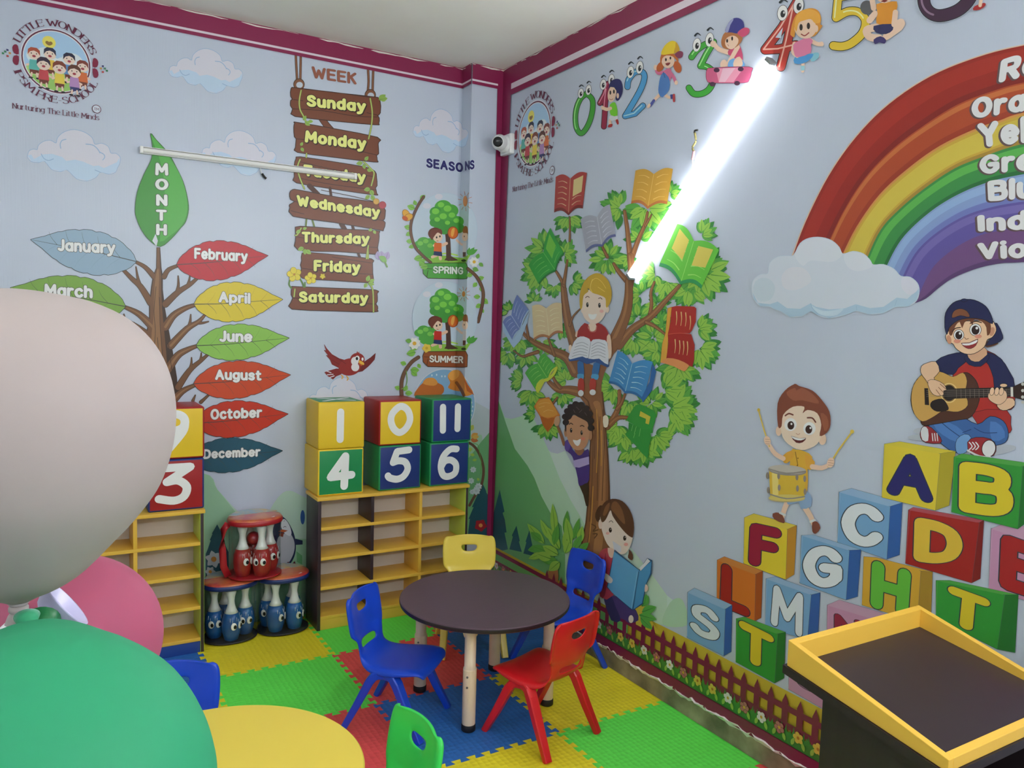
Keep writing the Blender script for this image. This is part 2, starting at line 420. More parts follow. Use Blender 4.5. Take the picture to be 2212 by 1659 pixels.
GL.update(dict(zip('a b c d e f g h i l m n o p r s t u v w y'.split(), [
 "38;o20,50 5,42 0,25 5,8 20,0 33,8 38,25 33,42;38,50 38,0", "40;0,70 0,0;o20,50 35,42 40,25 35,8 20,0 5,8 0,25 5,42", "36;~35,41 28,49 20,50 6,43 0,25 6,7 20,0 28,1 36,9",
 "38;38,70 38,0;o19,50 4,42 0,25 4,8 19,0 33,8 38,25 33,42", "38;~2,25 38,27 33,43 20,50 6,43 0,25 6,7 20,0 35,8", "26;~26,68 16,70 10,62 10,46 10,0;0,48 24,48",
 "38;o19,50 4,43 0,27 4,11 19,4 34,11 38,27 34,43;~38,50 38,20 36,-8 20,-20 3,-14", "36;0,70 0,0;~0,30 7,45 19,50 31,45 36,30 36,0", "0;0,48 0,0;0,69 0,70", "0;0,70 0,0",
 "54;0,50 0,0;~0,30 5,45 14,50 24,44 27,30 27,0;~27,30 32,45 41,50 51,44 54,30 54,0", "36;0,50 0,0;~0,30 7,45 19,50 31,45 36,30 36,0", "o40;20,50 5,42 0,25 5,8 20,0 35,8 40,25 35,42",
 "40;0,50 0,-20;o20,50 35,42 40,25 35,8 20,0 5,8 0,25 5,42", "24;0,50 0,0;~0,28 6,42 16,49 25,48", "32;~31,40 24,48 15,50 3,44 4,32 16,26 29,19 31,9 23,1 14,0 0,8",
 "26;~10,66 10,12 16,1 27,2;0,48 25,48", "36;~0,50 0,20 5,5 17,0 29,5 36,20;36,50 36,0", "36;0,50 18,0 36,50", "52;0,50 13,0 26,42 39,0 52,50", "38;0,50 19,3;~38,50 24,12 14,-14 0,-20"])))
GL['-'] = "20;0,30 20,30"; GL[' '] = "14;"
def glyph(c):
    s = GL[c]; closed = s[0] == 'o'
    p = (s[1:] if closed else s).split(';'); wd = float(p[0]); out = []
    for q in p[1:]:
        if not q: continue
        fl = q[0]; 
        if fl in '~o': q = q[1:]
        P = [tuple(map(float, a.split(','))) for a in q.split()]
        if closed or fl == 'o': P = cat_rom(P, True, 5); P.append(P[0])
        elif fl == '~': P = cat_rom(P, False, 4)
        out.append(P)
    return wd, out
def thick(P, r, cap=True):
    """polyline -> list of polygons (quads and round joints); r number or (function of direction)"""
    polys = []; N = len(P) - 1; seg = []
    for i in range(N):
        dx, dy = P[i + 1][0] - P[i][0], P[i + 1][1] - P[i][1]; L = math.hypot(dx, dy) or 1e-9
        seg.append((-dy / L, dx / L, L))
    loop = N > 2 and abs(P[0][0] - P[-1][0]) + abs(P[0][1] - P[-1][1]) < 1e-9
    def nrm(i, k):     # normal of segment k at its end point i, shared with a neighbour that turns only a little
        j = i - 1 if k == i else i
        if loop: j %= N
        n1 = seg[k]
        if 0 <= j < N and j != k:
            n2 = seg[j]; d = n1[0] * n2[0] + n1[1] * n2[1]
            if d > .8: q = 1 / (1 + d); return ((n1[0] + n2[0]) * q, (n1[1] + n2[1]) * q)
        return n1[:2]
    for i in range(N):
        (x0, y0), (x1, y1) = P[i], P[i + 1]
        if seg[i][2] < 1e-8: continue
        if isinstance(r, list): ra, rb = r[i], r[i + 1]
        elif callable(r): 
            f = lambda j: r(seg[j][1], -seg[j][0])
            g = lambda j: f(j % N) if loop else f(min(max(j, 0), N - 1))
            sm = lambda j, k: (g(j) + g(k)) / 2 if abs(seg[j % N][0] * seg[k % N][0] + seg[j % N][1] * seg[k % N][1]) > .8 else g(k)
            ra, rb = (sm(i - 1, i) if i or loop else f(i)), (sm(i + 1, i) if i < N - 1 or loop else f(i))
        else: ra = rb = r
        a, b = nrm(i, i), nrm(i + 1, i)
        A, B, C, D = (x0 + a[0] * ra, y0 + a[1] * ra), (x0 - a[0] * ra, y0 - a[1] * ra), (x1 - b[0] * rb, y1 - b[1] * rb), (x1 + b[0] * rb, y1 + b[1] * rb)
        cr = lambda p, q, t: (q[0] - p[0]) * (t[1] - p[1]) - (q[1] - p[1]) * (t[0] - p[0])
        sg = [cr(A, B, C) > 0, cr(B, C, D) > 0, cr(C, D, A) > 0, cr(D, A, B) > 0]
        if all(sg) or not any(sg): polys.append([A, B, C, D])
        else: polys += [[A, B, C], [A, C, D], [A, B, D]]     # a pinched joint on a tight bend
    if cap:
        for i, (x, y) in enumerate(P):
            if callable(r): continue
            if 0 < i < len(P) - 1:
                a, b = (x - P[i - 1][0], y - P[i - 1][1]), (P[i + 1][0] - x, P[i + 1][1] - y)
                if a[0] * b[0] + a[1] * b[1] > .8 * math.hypot(*a) * math.hypot(*b): continue
            ra = r[i] if isinstance(r, list) else r
            k = 14 if i in (0, len(P) - 1) else 8
            polys.append([(x + ra * math.cos(2 * PI * j / k), y + ra * math.sin(2 * PI * j / k)) for j in range(k)])
    return polys
def text_polys(s, r, sp=None, serif=False):
    """(polygons in glyph units, total width)"""
    sp = sp if sp is not None else 2 * r + 5
    x = 0; out = []
    for ch in s:
        wd, st = glyph(ch)
        for P in st:
            Q = [(a + x, b) for a, b in P]
            if serif:
                out += thick(Q, lambda dx, dy: 1.7 + 3.4 * abs(dy) ** 2, False)
                for (e, nb) in ((Q[0], Q[1]), (Q[-1], Q[-2])):
                    if (abs(e[1]) < 1 or abs(e[1] - 70) < 1 or abs(e[1] - 50) < 1 and ch.islower()) and abs(e[1] - nb[1]) > .6 * math.hypot(e[0] - nb[0], e[1] - nb[1]):
                        out.append([(e[0] - 11, e[1] - 2), (e[0] + 11, e[1] - 2), (e[0] + 11, e[1] + 2), (e[0] - 11, e[1] + 2)])
                    elif abs(e[1] - nb[1]) < .2 * abs(e[0] - nb[0]) and ch in 'TLE':
                        sg = -1 if e[1] > 50 else 1
                        out.append([(e[0] - 2, e[1]), (e[0] + 2, e[1]), (e[0] + 2, e[1] + sg * 13), (e[0] - 2, e[1] + sg * 13)])
            else: out += thick(Q, r)
        x += wd + sp
    return out, x - sp
def bil(BL, BR, TL, TR, W, H=70.0):
    def f(x, y):
        s, t = x / W, y / H
        return tuple((1 - s) * BL[i] + s * BR[i] + t * ((1 - s) * (TL[i] - BL[i]) + s * (TR[i] - BR[i])) for i in range(2))
    return f

class Pen:
    """flat inks laid on a surface. mp(x, y, height) -> list of 3-D polygons' points; each call lies a hair above the last one"""
    STEP = .000015; whole = True
    def __init__(s, mp, mf=None, base=.0006): s.mp = mp; s.mb = MB(); s.h = base; s.mf = mf or pm; s.tf = lambda p: p
    def zoom(s, x0, y0, k): s.tf = lambda p: (x0 + p[0] / k, y0 + p[1] / k); return s
    def _put(s, polys, c):
        m = s.mf(c); V = []; F = []
        for P in polys:
            Q = [s.tf(p) for p in P]; o = len(V)
            if sum(Q[i - 1][0] * Q[i][1] - Q[i][0] * Q[i - 1][1] for i in range(len(Q))) < 0: Q.reverse()
            V += [Vector(q) for q in Q]; F.append(list(range(o, o + len(Q))))
        # merge overlapping pieces of one ink into one flat sheet
        r = delaunay_2d_cdt(V, [], F, 1, 1e-7)
        co = [tuple(v) for v in r[0]]
        if not co: return
        FC_ = [f for f, og in zip(r[2], r[5]) if og]
        one = s.mp(co, s.h) if s.whole else None
        if one is not None and len(one) == 1 and len(one[0]) == len(co): s.mb.add(one[0], FC_, m)
        else:
            for f in FC_:
                for Q in s.mp([co[i] for i in f], s.h):
                    if len(Q) > 2: s.mb.add(Q, [tuple(range(len(Q)))], m)
    def up(s): s.h += s.STEP
    def pts(s, t):
        return [tuple(map(float, a.split(','))) for a in t.split()] if isinstance(t, str) else list(t)
    def poly(s, t, c, sm=0, line=None, lw=0):
        P = s.pts(t)
        if sm: P = cat_rom(P, True, sm)
        if line: s._put(thick(P + [P[0]], lw / 2), line); s.up()
        s._put([P], c); s.up(); return s
    def line(s, t, w, c, sm=4, taper=None, cap=True):
        P = s.pts(t); n = len(P)
        ws = [w / 2] * n if taper is None else [(w + (taper - w) * i / (n - 1)) / 2 for i in range(n)]
        if sm and n > 2:
            Q = cat_rom([(*p, q) for p, q in zip(P, ws)], False, sm); P = [q[:2] for q in Q]; ws = [max(.05, q[2]) for q in Q]
        s._put(thick(P, ws, cap), c); s.up(); return s
    def ell(s, x, y, rx, ry, c, rot=0, line=None, lw=0, n=28):
        a = math.radians(rot); ca, sa = math.cos(a), math.sin(a)
        g = lambda e: [(x + (rx + e) * math.cos(2 * PI * i / n) * ca - (ry + e) * math.sin(2 * PI * i / n) * sa, y + (rx + e) * math.cos(2 * PI * i / n) * sa + (ry + e) * math.sin(2 * PI * i / n) * ca) for i in range(n)]
        if line: s._put([g(lw)], line); s.up()
        s._put([g(0)], c); s.up(); return s
    def text(s, t, BL, BR, TL, TR, c, r=9, out=None, sp=None, serif=False, sh=None, fit=True):
        P, W = text_polys(t, r, sp, serif); g = bil(BL, BR, TL, TR, W); e = 0 if serif or not fit else r * .8
        f = lambda x, y: g((x + e) * W / (W + 2 * e), (y + e) * 70 / (70 + 2 * e))
        if sh:
            dx, dy, cs, rr = sh; Q, _ = text_polys(t, rr, sp if sp is not None else 2 * r + 5); s._put([[(f(*p)[0] + dx, f(*p)[1] + dy) for p in q] for q in Q], cs); s.up()
        if out:
            oc, rr = out; Q, _ = text_polys(t, rr, sp if sp is not None else 2 * r + 5); s._put([[f(*p) for p in q] for q in Q], oc); s.up()
        s._put([[f(*p) for p in q] for q in P], c); s.up(); return s
    def leaf(s, x, y, L, w, ang, c, vein=None, jag=0):
        a = math.radians(ang); ca, sa = math.cos(a), math.sin(a); n = 9
        R = lambda p: (x + p[0] * ca - p[1] * sa, y + p[0] * sa + p[1] * ca)
        up = [(L * i / n, w * math.sin(PI * (i / n) ** .85) ** .9 * (1 if not jag or i % 2 else 1 - jag)) for i in range(n + 1)]
        P = up + [(q[0], -q[1]) for q in up[-2:0:-1]]
        s._put([[R(p) for p in P]], c); s.up()
        if vein: s._put(thick([R((0, 0)), R((L * .86, 0))], [w * .09, w * .03], False), vein); s.up()
        return s
    def leafpoly(s, x, y, L, w, ang):
        a = math.radians(ang); ca, sa = math.cos(a), math.sin(a); n = 8
        R = lambda p: (x + p[0] * ca - p[1] * sa, y + p[0] * sa + p[1] * ca)
        up = [(L * i / n, w * math.sin(PI * (i / n) ** .8) ** .9) for i in range(n + 1)]
        return [R(p) for p in up + [(q[0], -q[1]) for q in up[-2:0:-1]]], thick([R((L * .05, 0)), R((L * .85, 0))], [w * .10, w * .03], False)
    def build(s, name, parent, label=None):
        o = s.mb.build(name, parent)
        if label: o['label'] = label
        return o
# --- where a picture point lies on the walls (print follows the real wall planes)
def ray(p): return CR * ((p[0] - CX) / FPX) + CD * ((p[1] - CY) / FPX) + CF
def proj(P):
    d = Vector(P) - CO; q = d.dot(CF); return (CX + FPX * d.dot(CR) / q, CY + FPX * d.dot(CD) / q)
def onx(p, x): d = ray(p); return CO + d * (x / d.x)
def ony(p, y): d = ray(p); return CO + d * (y / d.y)
def onz(p, z): d = ray(p); return CO + d * ((z - CO.z) / d.z)
def lineat(P):
    (x0, y0), (x1, y1) = proj((*P, 3.2)), proj((*P, .3))
    return lambda p: p[0] - (x0 + (x1 - x0) * (p[1] - y0) / (y1 - y0))
E_IN, E_OUT, E_COR = lineat((PX, YB)), lineat((PX, PY)), lineat((XW, PY))
def clip(P, f, sgn):
    out = []
    for i, p in enumerate(P):
        q = P[(i + 1) % len(P)]; a, b = f(p) * sgn, f(q) * sgn
        if a >= 0: out.append(p)
        if (a < 0) != (b < 0): t = a / (a - b); out.append((p[0] + (q[0] - p[0]) * t, p[1] + (q[1] - p[1]) * t))
    return out
def mp_left(P, h):
    a = [E_IN(p) for p in P]
    if max(a) <= 0: return [[ony(p, YB - h) for p in P]]
    if len(P) > 3: return []
    R = []
    Q = clip(P, E_IN, -1)
    if len(Q) > 2: R.append([ony(p, YB - h) for p in Q])
    Q = clip(clip(P, E_IN, 1), E_OUT, -1)
    if len(Q) > 2: R.append([onx(p, PX - h) for p in Q])
    Q = clip(clip(P, E_OUT, 1), E_COR, -1)
    if len(Q) > 2: R.append([ony(p, PY - h) for p in Q])
    return R
def mp_right(P, h):
    if min(E_COR(p) for p in P) < 0:
        if len(P) > 3: return []
        P = clip(P, E_COR, 1)
    return [[onx(p, XW - h) for p in P]] if len(P) > 2 else []
def uv_back(P, h): return [[Vector((u, YB - h, v)) for u, v in P]]
def uv_right(P, h): return [[Vector((XW - h, -u, v)) for u, v in P]]
# ------------------------------------------------------------------ soft number cubes
CUBC = {'green': '#1c7d48', 'yellow': '#cfae28', 'navy': '#1d2f6c', 'red': '#8f1d20', 'white': '#d3d5d6'}
def leather(c): return mat('leatherette_' + c, CUBC[c], rough=.42, spec=.4, k=1.4, bump=((300, 300, 300), .15, 'noise'))
CS = .262
def fr(t, sm=0, closed=False):
    P = [tuple(map(float, a.split(','))) for a in t.split()]
    return cat_rom(P, closed, 5) + ([P[0]] if closed else []) if sm else P
NUM = {'1': [fr('.47,.78 .465,.2')], '4': [fr('.59,.83 .27,.40 .73,.42'), fr('.59,.83 .57,.19')],
 '0': [fr('.49,.86 .31,.72 .27,.55 .34,.37 .48,.28 .63,.37 .72,.56 .66,.77', 1, True)], '11': [fr('.26,.81 .27,.28'), fr('.64,.81 .64,.30')],
 '5': [fr('.70,.88 .415,.86 .325,.62'), fr('.325,.62 .455,.65 .61,.61 .675,.46 .585,.30 .43,.24 .26,.28 .21,.33', 1)],
 '6': [fr('.67,.83 .50,.83 .33,.67 .275,.445 .34,.25 .48,.205 .645,.28 .66,.47 .535,.58 .38,.566 .29,.445', 1)],
 '3': [fr('.28,.84 .75,.84 .33,.57'), fr('.33,.57 .53,.585 .68,.45 .63,.27 .45,.20 .19,.255', 1)],
 '9': [fr('.485,.865 .35,.80 .325,.69 .39,.58 .485,.555 .60,.60 .645,.70 .61,.81', 1, True), fr('.645,.70 .60,.52 .34,.19', 1)]}
def cube(num, x, y, z, cols, rz, label, top=None):
    """cols: left, right, front, back, bottom, top"""
    t = thing('number_cube', label, 'cube', (x, y, z), math.radians(rz), 'soft number cubes on the bookshelves')
    MB().box(-.001, CS, 0, CS, .0005, CS - .0005, None, .009, [leather(c) for c in cols]).build('padded_cube', t)
    wf = lambda c: leather(c)
    p = Pen(lambda P, h: [[Vector((a * CS, -h, b * CS)) for a, b in P]], wf, .0008)
    p._put([g for q in NUM[num] for g in thick(q, .078 if num != '4' else .085)], 'white')
    p.build('numeral', t, 'white numeral %s' % num)
    if top:
        p = Pen(lambda P, h: [[Vector((a * CS, b * CS, CS - .0005 + h)) for a, b in P]], wf, .0008)
        p._put(thick([(.18, .22), (.85, .78)], .05) + thick([(.22, .80), (.82, .2)], .05), 'white')
        p.build('numeral', t)
    return t
G, Yw, Nv, Rd = 'green', 'yellow', 'navy', 'red'
cube('4', 1.279, 4.19, .75, [Yw, Yw, G, G, Yw, Yw], 0, 'green fronted cube with numeral 4 on the right bookshelf')
cube('1', 1.279, 4.19, .75 + CS, [Yw, Yw, Yw, Yw, G, G], -1.5, 'all yellow cube with numeral 1 and a green top, on the green 4 cube', True)
cube('5', 1.634, 4.192, .75, [G, G, Nv, Nv, G, G], 0, 'navy cube with numeral 5 in the middle of the right bookshelf top')
cube('0', 1.631, 4.192, .75 + CS, [Rd, Rd, Yw, Yw, Rd, Rd], 0, 'yellow and red cube with numeral 0 on the navy 5 cube')
cube('6', 1.952, 4.192, .75, [G, G, Nv, Nv, G, G], 0, 'navy cube with numeral 6 at the corner end of the bookshelf')
cube('11', 1.962, 4.192, .75 + CS, [G, G, Nv, Nv, G, G], 0, 'navy and green cube with numeral 11 on the 6 cube')
cube('3', .4285, 4.192, .745, [Nv, Nv, Rd, Rd, Nv, Nv], 0, 'dark red cube with numeral 3 on the left bookshelf')
cube('9', .4305, 4.192, .745 + CS, [Rd, Rd, Yw, Yw, Rd, Rd], 0, 'yellow cube with numeral 9 on the red 3 cube')

# ------------------------------------------------------------------ toy bowling sets in clear zip bags
clear = clearmat('clear_vinyl', (.93, .95, .96), .10)
wht = mat('pin_white', '#dcd9d2', rough=.3, k=1.35, coat=.4)
blk = mat('print_black', '#101014', rough=.3)
ptint = {'blue': mat('pin_blue', '#1d5c9c', rough=.3, k=1.25, coat=.4, vary=(9.0, .6, '#123f74')), 'red': mat('pin_red', '#a32028', rough=.3, k=1.2, coat=.4, vary=(9.0, .6, '#8f3a1c'))}
trim = {'blue': mat('bag_trim_blue', '#182a63', rough=.35, k=1.2), 'red': mat('bag_trim_red', '#a01c26', rough=.35, k=1.2)}
lidc = mat('lid_print', '#b5353a', rough=.3, k=1.2, vary=(14.0, 1, '#c9773a'), coat=.5)
lid2 = mat('lid_print_back', '#7ba3b5', rough=.3, k=1.2, vary=(16.0, 1, '#c7a044'), coat=.5)
PINPROF = [(r * .98, z) for r, z in [(.03, 0), (.036, .004), (.046, .04), (.050, .08), (.047, .115), (.036, .148), (.026, .165), (.019, .19), (.0165, .21), (.019, .232), (.0245, .250), (.0265, .263), (.021, .274), (.004, .278)]]
def pin(c, x, y, z, face, label):
    t = thing('bowling_pin', label, 'bowling pin', (x, y, z), face, c + ' toy bowling pins in clear bags')
    MB().lathe(PINPROF[:6], ptint[c], n=24).build('body', t)
    MB().lathe(PINPROF[5:], wht, n=24).build('neck', t)
    for sx in (-.38, .38):
        a = -PI / 2 + sx; m = Matrix.Rotation(a + PI / 2, 4, 'Z')
        e = MB().sphere((.051 * math.cos(a), .051 * math.sin(a), .085), .0205, wht, 16, (.75, .18, 1), m).build('eye', t)
        MB().sphere((.0545 * math.cos(a + .1), .0545 * math.sin(a + .1), .083), .0105, blk, 14, (.8, .16, 1.05), m).build('pupil', e)
    g = MB()
    for q in range(7):
        a = -PI / 2 - .75 + q * .25; zz = .13 - (q % 3) * .012
        g.sweep([(.048 * math.cos(a), .048 * math.sin(a), zz - .02), (.0455 * math.cos(a), .0455 * math.sin(a), zz)], .0009, wht, 6)
    g.build('pattern', t)
    return t
def bag(c, x, y, z, rz, label, pins, ball=None):
    t = thing('bowling_bag', label, 'bag', (x, y, z), rz, 'clear bags of toy bowling pins')
    n = 48; rad = lambda a: .139 + .006 * math.cos(3 * a + 1.57)
    def ring(k, zz): return [(rad(2 * PI * i / n) * k * math.cos(2 * PI * i / n), rad(2 * PI * i / n) * k * math.sin(2 * PI * i / n), zz) for i in range(n)]
    def loft(R, m, name, cap=False):
        vs = sum((ring(k, zz) for k, zz in R), []); fs = [(j * n + i, j * n + (i + 1) % n, (j + 1) * n + (i + 1) % n, (j + 1) * n + i) for j in range(len(R) - 1) for i in range(n)]
        if cap: fs += [tuple(range(n))[::-1], tuple((len(R) - 1) * n + i for i in range(n))]
        return MB().add(vs, fs, m, True).build(name, t)
    loft([(.93, .001), (1.0, .006), (1.0, .012), (.93, .014)], mat('bag_base', '#23242c', rough=.5) if c == 'blue' else trim['red'], 'base', True)
    loft([(.985, .012), (.97, .06), (.955, .16), (.965, .25), (.99, .297)], clear, 'clear_wall')
    loft([(.97, .292), (1.02, .294), (1.035, .302), (1.03, .314), (1.0, .318)], trim[c], 'rim')
    lid = loft([(1.0, .3135), (1.005, .319), (.97, .325), (.80, .329), (.4, .331), (.02, .331)], lidc, 'lid', True)
    sx = MB(); sx.lathe([(.02, 0), (.0205, .0008), (.018, .0012)], wht, (.055, -.085, .3275), 24, Matrix.Diagonal((1.5, .55, 1, 1)))
    sx.build('badge', lid)
    bp = MB(); Q = [(.118 * math.cos(q) * k, .118 * math.sin(q) * k) for k in (1,) for q in [i * PI / 12 + .15 for i in range(12)]]
    bp.prism(cat_rom(Q, True, 3), .3295, .3318, lid2); bp.build('lid_picture', lid)
    if c == 'red': MB().sweep([(-.142, -.02, .30), (-.165, -.02, .27), (-.172, -.02, .17), (-.165, -.02, .07), (-.142, -.02, .015)], .014, trim['red'], 12, True, (.3, 1.3)).build('handle', t)
    for (px_, py_, fa, lb) in pins:
        a = rz; wx, wy = x + px_ * math.cos(a) - py_ * math.sin(a), y + px_ * math.sin(a) + py_ * math.cos(a)
        pin(c, wx, wy, z + .0135, fa, lb)
    if ball:
        b = MB().sphere((0, 0, 0), .037, ptint['red'], 24).build('ball', None, (x + ball[0], y + ball[1], z + ball[2]))
        tag(b, 'glossy red ball between the red pins inside the top bag', 'ball')
ng = 'in the lower bag beside the left bookshelf'
bag('blue', .838, 4.31, 0, 0, 'clear bag of blue pins standing beside the left bookshelf', [
 (-0.080, -0.007, -.1, 'darker blue pin nearest the left bookshelf, in the lower bag'), (-0.007, -0.080, .45, 'blue pin with a sideways glance at the front of the left lower bag'),
 (0.077, -0.021, -.12, 'blue pin with smiling eyes at the front of the left lower bag'), (-0.007, 0.080, .2, 'blue pin at the back wall side of the left lower bag')])
bag('blue', 1.118, 4.305, 0, 0, 'clear bag of blue pins standing beside the right bookshelf', [
 (-0.051, -0.061, .75, 'front blue pin with half hidden eye in the right lower bag'), (0.051, -0.061, .6, 'front blue pin with one big eye in the right lower bag'),
 (0.069, 0.040, .4, 'shaded blue pin next to the dark side of the right bookshelf'), (-0.069, 0.040, -.3, 'blue pin at the seam between the two lower bags')])
bag('red', .963, 4.295, .3325, .05, 'clear bag with red trim stacked on the two blue bags', [
 (-0.072, -0.038, .55, 'red pin by the red handle of the top bag'), (0.017, -0.080, -.45, 'middle red pin at the front of the top bag'), (0.082, -0.006, .5, 'red pin nearest the penguin print in the top bag'), (0.000, 0.082, 0, 'red pin at the back left of the top bag')], (-.003, .002, .197))

# ------------------------------------------------------------------ lectern
lw, ly, lz = .562, .424, .104           # width, depth in plan, drop of the rim
lam_k = mat('laminate_dark', '#2b1f24', rough=.45, k=1.0, vary=((1.0, (60, 60, 5)), .5, '#20161b'))
slab_k = mat('lectern_slope', '#3a2d34', rough=.42, k=.8, vary=((1.0, (120, 14, 14)), .4, '#382c33'))
lc = thing('lectern', 'dark wooden lectern with sloping tray edged in yellow, by the mural wall', 'lectern', (1.6255, .881, 0))
zb, zf = .95, .846
def wedge(name, x0, x1, y0, y1, fz_lo, fz_hi, m, mside=None):
    vs = [(x, y, (fz_lo if q == 0 else fz_hi)(y)) for q in (0, 1) for x, y in ((x0, y0), (x1, y0), (x1, y1), (x0, y1))]
    return MB().add(vs, [(3, 2, 1, 0), (4, 5, 6, 7), (0, 1, 5, 4), (1, 2, 6, 5), (2, 3, 7, 6), (3, 0, 4, 7)], m).build(name, lc)
topz = lambda y: zf + (zb - zf) * y / ly
lowz = lambda y: topz(y) - (.028 + .040 * y / ly)
floz = lambda y: topz(y) - (.010 + .044 * y / ly)
tk = .018
def bevel_mod(o):
    m = o.modifiers.new('b', 'BEVEL'); m.width = .0015; m.segments = 2; return o
for nm, a in (('side_rim', (0, tk, 0, ly)), ('side_rim', (lw - tk, lw, 0, ly)), ('front_rim', (tk, lw - tk, 0, tk)), ('back_rim', (tk, lw - tk, ly - tk, ly))):
    bevel_mod(wedge(nm, *a, lowz, topz, lam_y))
wedge('sloping_top', tk, lw - tk, tk, ly - tk, lambda y: lowz(y) + .001, floz, slab_k)
wedge('tray_base', -.006, lw + .004, -.004, ly + .008, lambda y: lowz(y) - .022, lambda y: lowz(y) - .0005, lam_k)
bz = lambda y: lowz(y) - .023
by0, by1 = .06, ly - .085
wedge('side_panel', .036, .054, by0, by1, lambda y: 0, bz, lam_k); wedge('side_panel', lw - .05, lw - .032, by0, by1, lambda y: 0, bz, lam_k)
wedge('front_panel', .055, lw - .051, by1 - .02, by1 - .002, lambda y: 0, bz, lam_k)
wedge('shelf_board', .055, lw - .051, by0, by1 - .021, lambda y: .45, lambda y: .468, lam_k)
wedge('shelf_board', .055, lw - .051, by0, by1 - .021, lambda y: .05, lambda y: .068, lam_k)

# ------------------------------------------------------------------ tube lights
off = mat('tube_housing', '#d8d9d6', rough=.4, k=1.35); grey = mat('tube_cap_grey', '#8a8f92', rough=.5)
def tube(p, q, nrm, on, label):
    """batten: bright half-round strip; glowing lips added to screen and halo the wall"""
    lit = mat('tube_glow_%g' % on, '#ffffff', emit=on) if on else off
    lip = mat('tube_halo_lip', '#ffffff', emit=LIP) if on else off
    p, q, nrm = Vector(p), Vector(q), Vector(nrm); d = (q - p).normalized(); L = (q - p).length; s = d.cross(nrm)
    t = thing('tube_light', label, 'light', p); mx = Matrix((d, s, nrm)).transposed().to_4x4()
    MB().box(.014, L - .014, -.0135, .0135, -.0195, -.004, off, .001, None, mx).build('housing', t)
    for e in (-1, 1): MB().box(.016, L - .016, e * .0155 - .0012, e * .0155 + .0012, -.019, .008, lip, 0, None, mx).build('shade_lip', t)
    r = .0128; n = 15; prof = [(r * math.cos(a), r * math.sin(a)) for a in [i * PI / (n - 1) for i in range(n)]]
    vs = [mx @ Vector((x, a, b)) for x in (.016, L - .016) for a, b in prof]
    MB().add(vs, [(i, i + 1, n + i + 1, n + i) for i in range(n - 1)], lit, True).build('diffuser', t)
    for a, b in ((0, .016), (L - .016, L)): MB().box(a, b, -.0175, .0175, -.0195, .0145, grey if on else off, .003, None, mx).build('end_cap', t)
    return t
pa, pb = onx((1666, 128), XW - .0225), onx((1359, 600), XW - .0225)
tube(pa, pb, (-1, 0, 0), TUBE_W[0], 'glowing tube light slanting across the mural wall from numeral 4 to the book tree')
pa, pb = ony((302, 325), YB - .02), ony((770, 380), YB - .02)
tube((pa.x, YB - .02, (pa.z + pb.z) / 2), (pb.x, YB - .02, (pa.z + pb.z) / 2), (0, -1, 0), 0, 'unlit white tube light across the month tree and the Tuesday board')
tube((XL + .0225, .6, 2.6), (XL + .0225, 1.76, 2.6), (1, 0, 0), TUBE_W[1], 'lit tube light on the plain side wall')
tube((-.9, YF + .0225, 2.7), (.25, YF + .0225, 2.7), (0, 1, 0), TUBE_W[2], 'lit tube light on the rear wall, end towards the side wall')
tube((1.0, YF + .0225, 2.7), (2.15, YF + .0225, 2.7), (0, 1, 0), TUBE_W[3], 'lit tube light on the rear wall, end towards the mural wall')
tube((XW - .0225, -.9, 2.6), (XW - .0225, .25, 2.6), (-1, 0, 0), TUBE_W[4], 'added unseen tube light on the mural wall, beyond the lectern')  # unseen tube, added to balance brightness across the room
# hanging bits of wiring
wy = mat('wire_sheath', '#8d8552', rough=.5); wk = mat('wire_black', '#1c1a1a', rough=.5); ww = mat('wire_white', '#cfd2d4', rough=.5, k=1.2)
c = thing('cable', 'short cable with connector hanging from a hole beside the glowing tube', 'cable', onx((1500, 285), XW))
def W(name, pts, r, m, fx):
    P = cat_rom([tuple(fx(p) - c.location) for p in pts], False, 5); MB().sweep(P, r, m, 8).build(name, c)
fx = lambda p: onx(p, XW - .012)
W('hook', [(1507, 281), (1500, 283), (1502, 292)], .004, wk, fx); W('sheath', [(1501, 287), (1503, 305), (1496, 318), (1499, 328)], .005, wy, fx)
W('connector', [(1499, 326), (1496, 345)], .007, mat('connector_pink', '#b08a92', rough=.4), fx); W('lead', [(1496, 344), (1495, 375), (1494, 392)], .003, ww, fx)
c = thing('cable', 'thin stub of cable dangling under the unlit tube on the month wall', 'cable', ony((562, 362), YB))
fx = lambda p: ony(p, YB - .014)
W('lead', [(562, 360), (563, 368), (566, 376)], .003, ww, fx); W('clip', [(566, 375), (571, 382), (575, 386)], .006, wk, fx)

# ------------------------------------------------------------------ security camera
cw = mat('camera_white', '#d5d7d8', rough=.35, k=1.3)
q = onx((1105, 312), XW); t = thing('security_camera', 'white security camera mounted in the corner under the border', 'camera', (XW, q.y + .02, q.z))
MB().box(-.034, -.0005, -.062, .062, -.062, .058, cw, .008).build('junction_box', t)
d = (Vector(proj((XW, q.y, q.z)) + (0,)) * 0 + Vector((-.62, -.74, -.16))).normalized()
rot = d.to_track_quat('Z', 'Y').to_matrix().to_4x4()
MB().lathe([(.045, -.045), (.05, -.03), (.05, .005), (.046, .02)], cw, (-.066, -.005, -.002), 32, Matrix.Rotation(-PI / 2, 4, 'Y') @ Matrix.Translation((0, 0, -.02))).build('mount', t)
hd = MB().lathe([(.02, -.05), (.038, -.036), (.046, -.012), (.047, .012), (.043, .034), (.036, .05), (.034, .062), (.030, .064)], cw, (-.088, -.03, -.002), 32, rot).build('camera_head', t)
MB().lathe([(.0295, .056), (.0295, .0655), (.024, .0675), (.004, .068)], mat('lens_black', '#0a0a0c', rough=.12), (-.088, -.03, -.002), 28, rot).build('lens', hd)

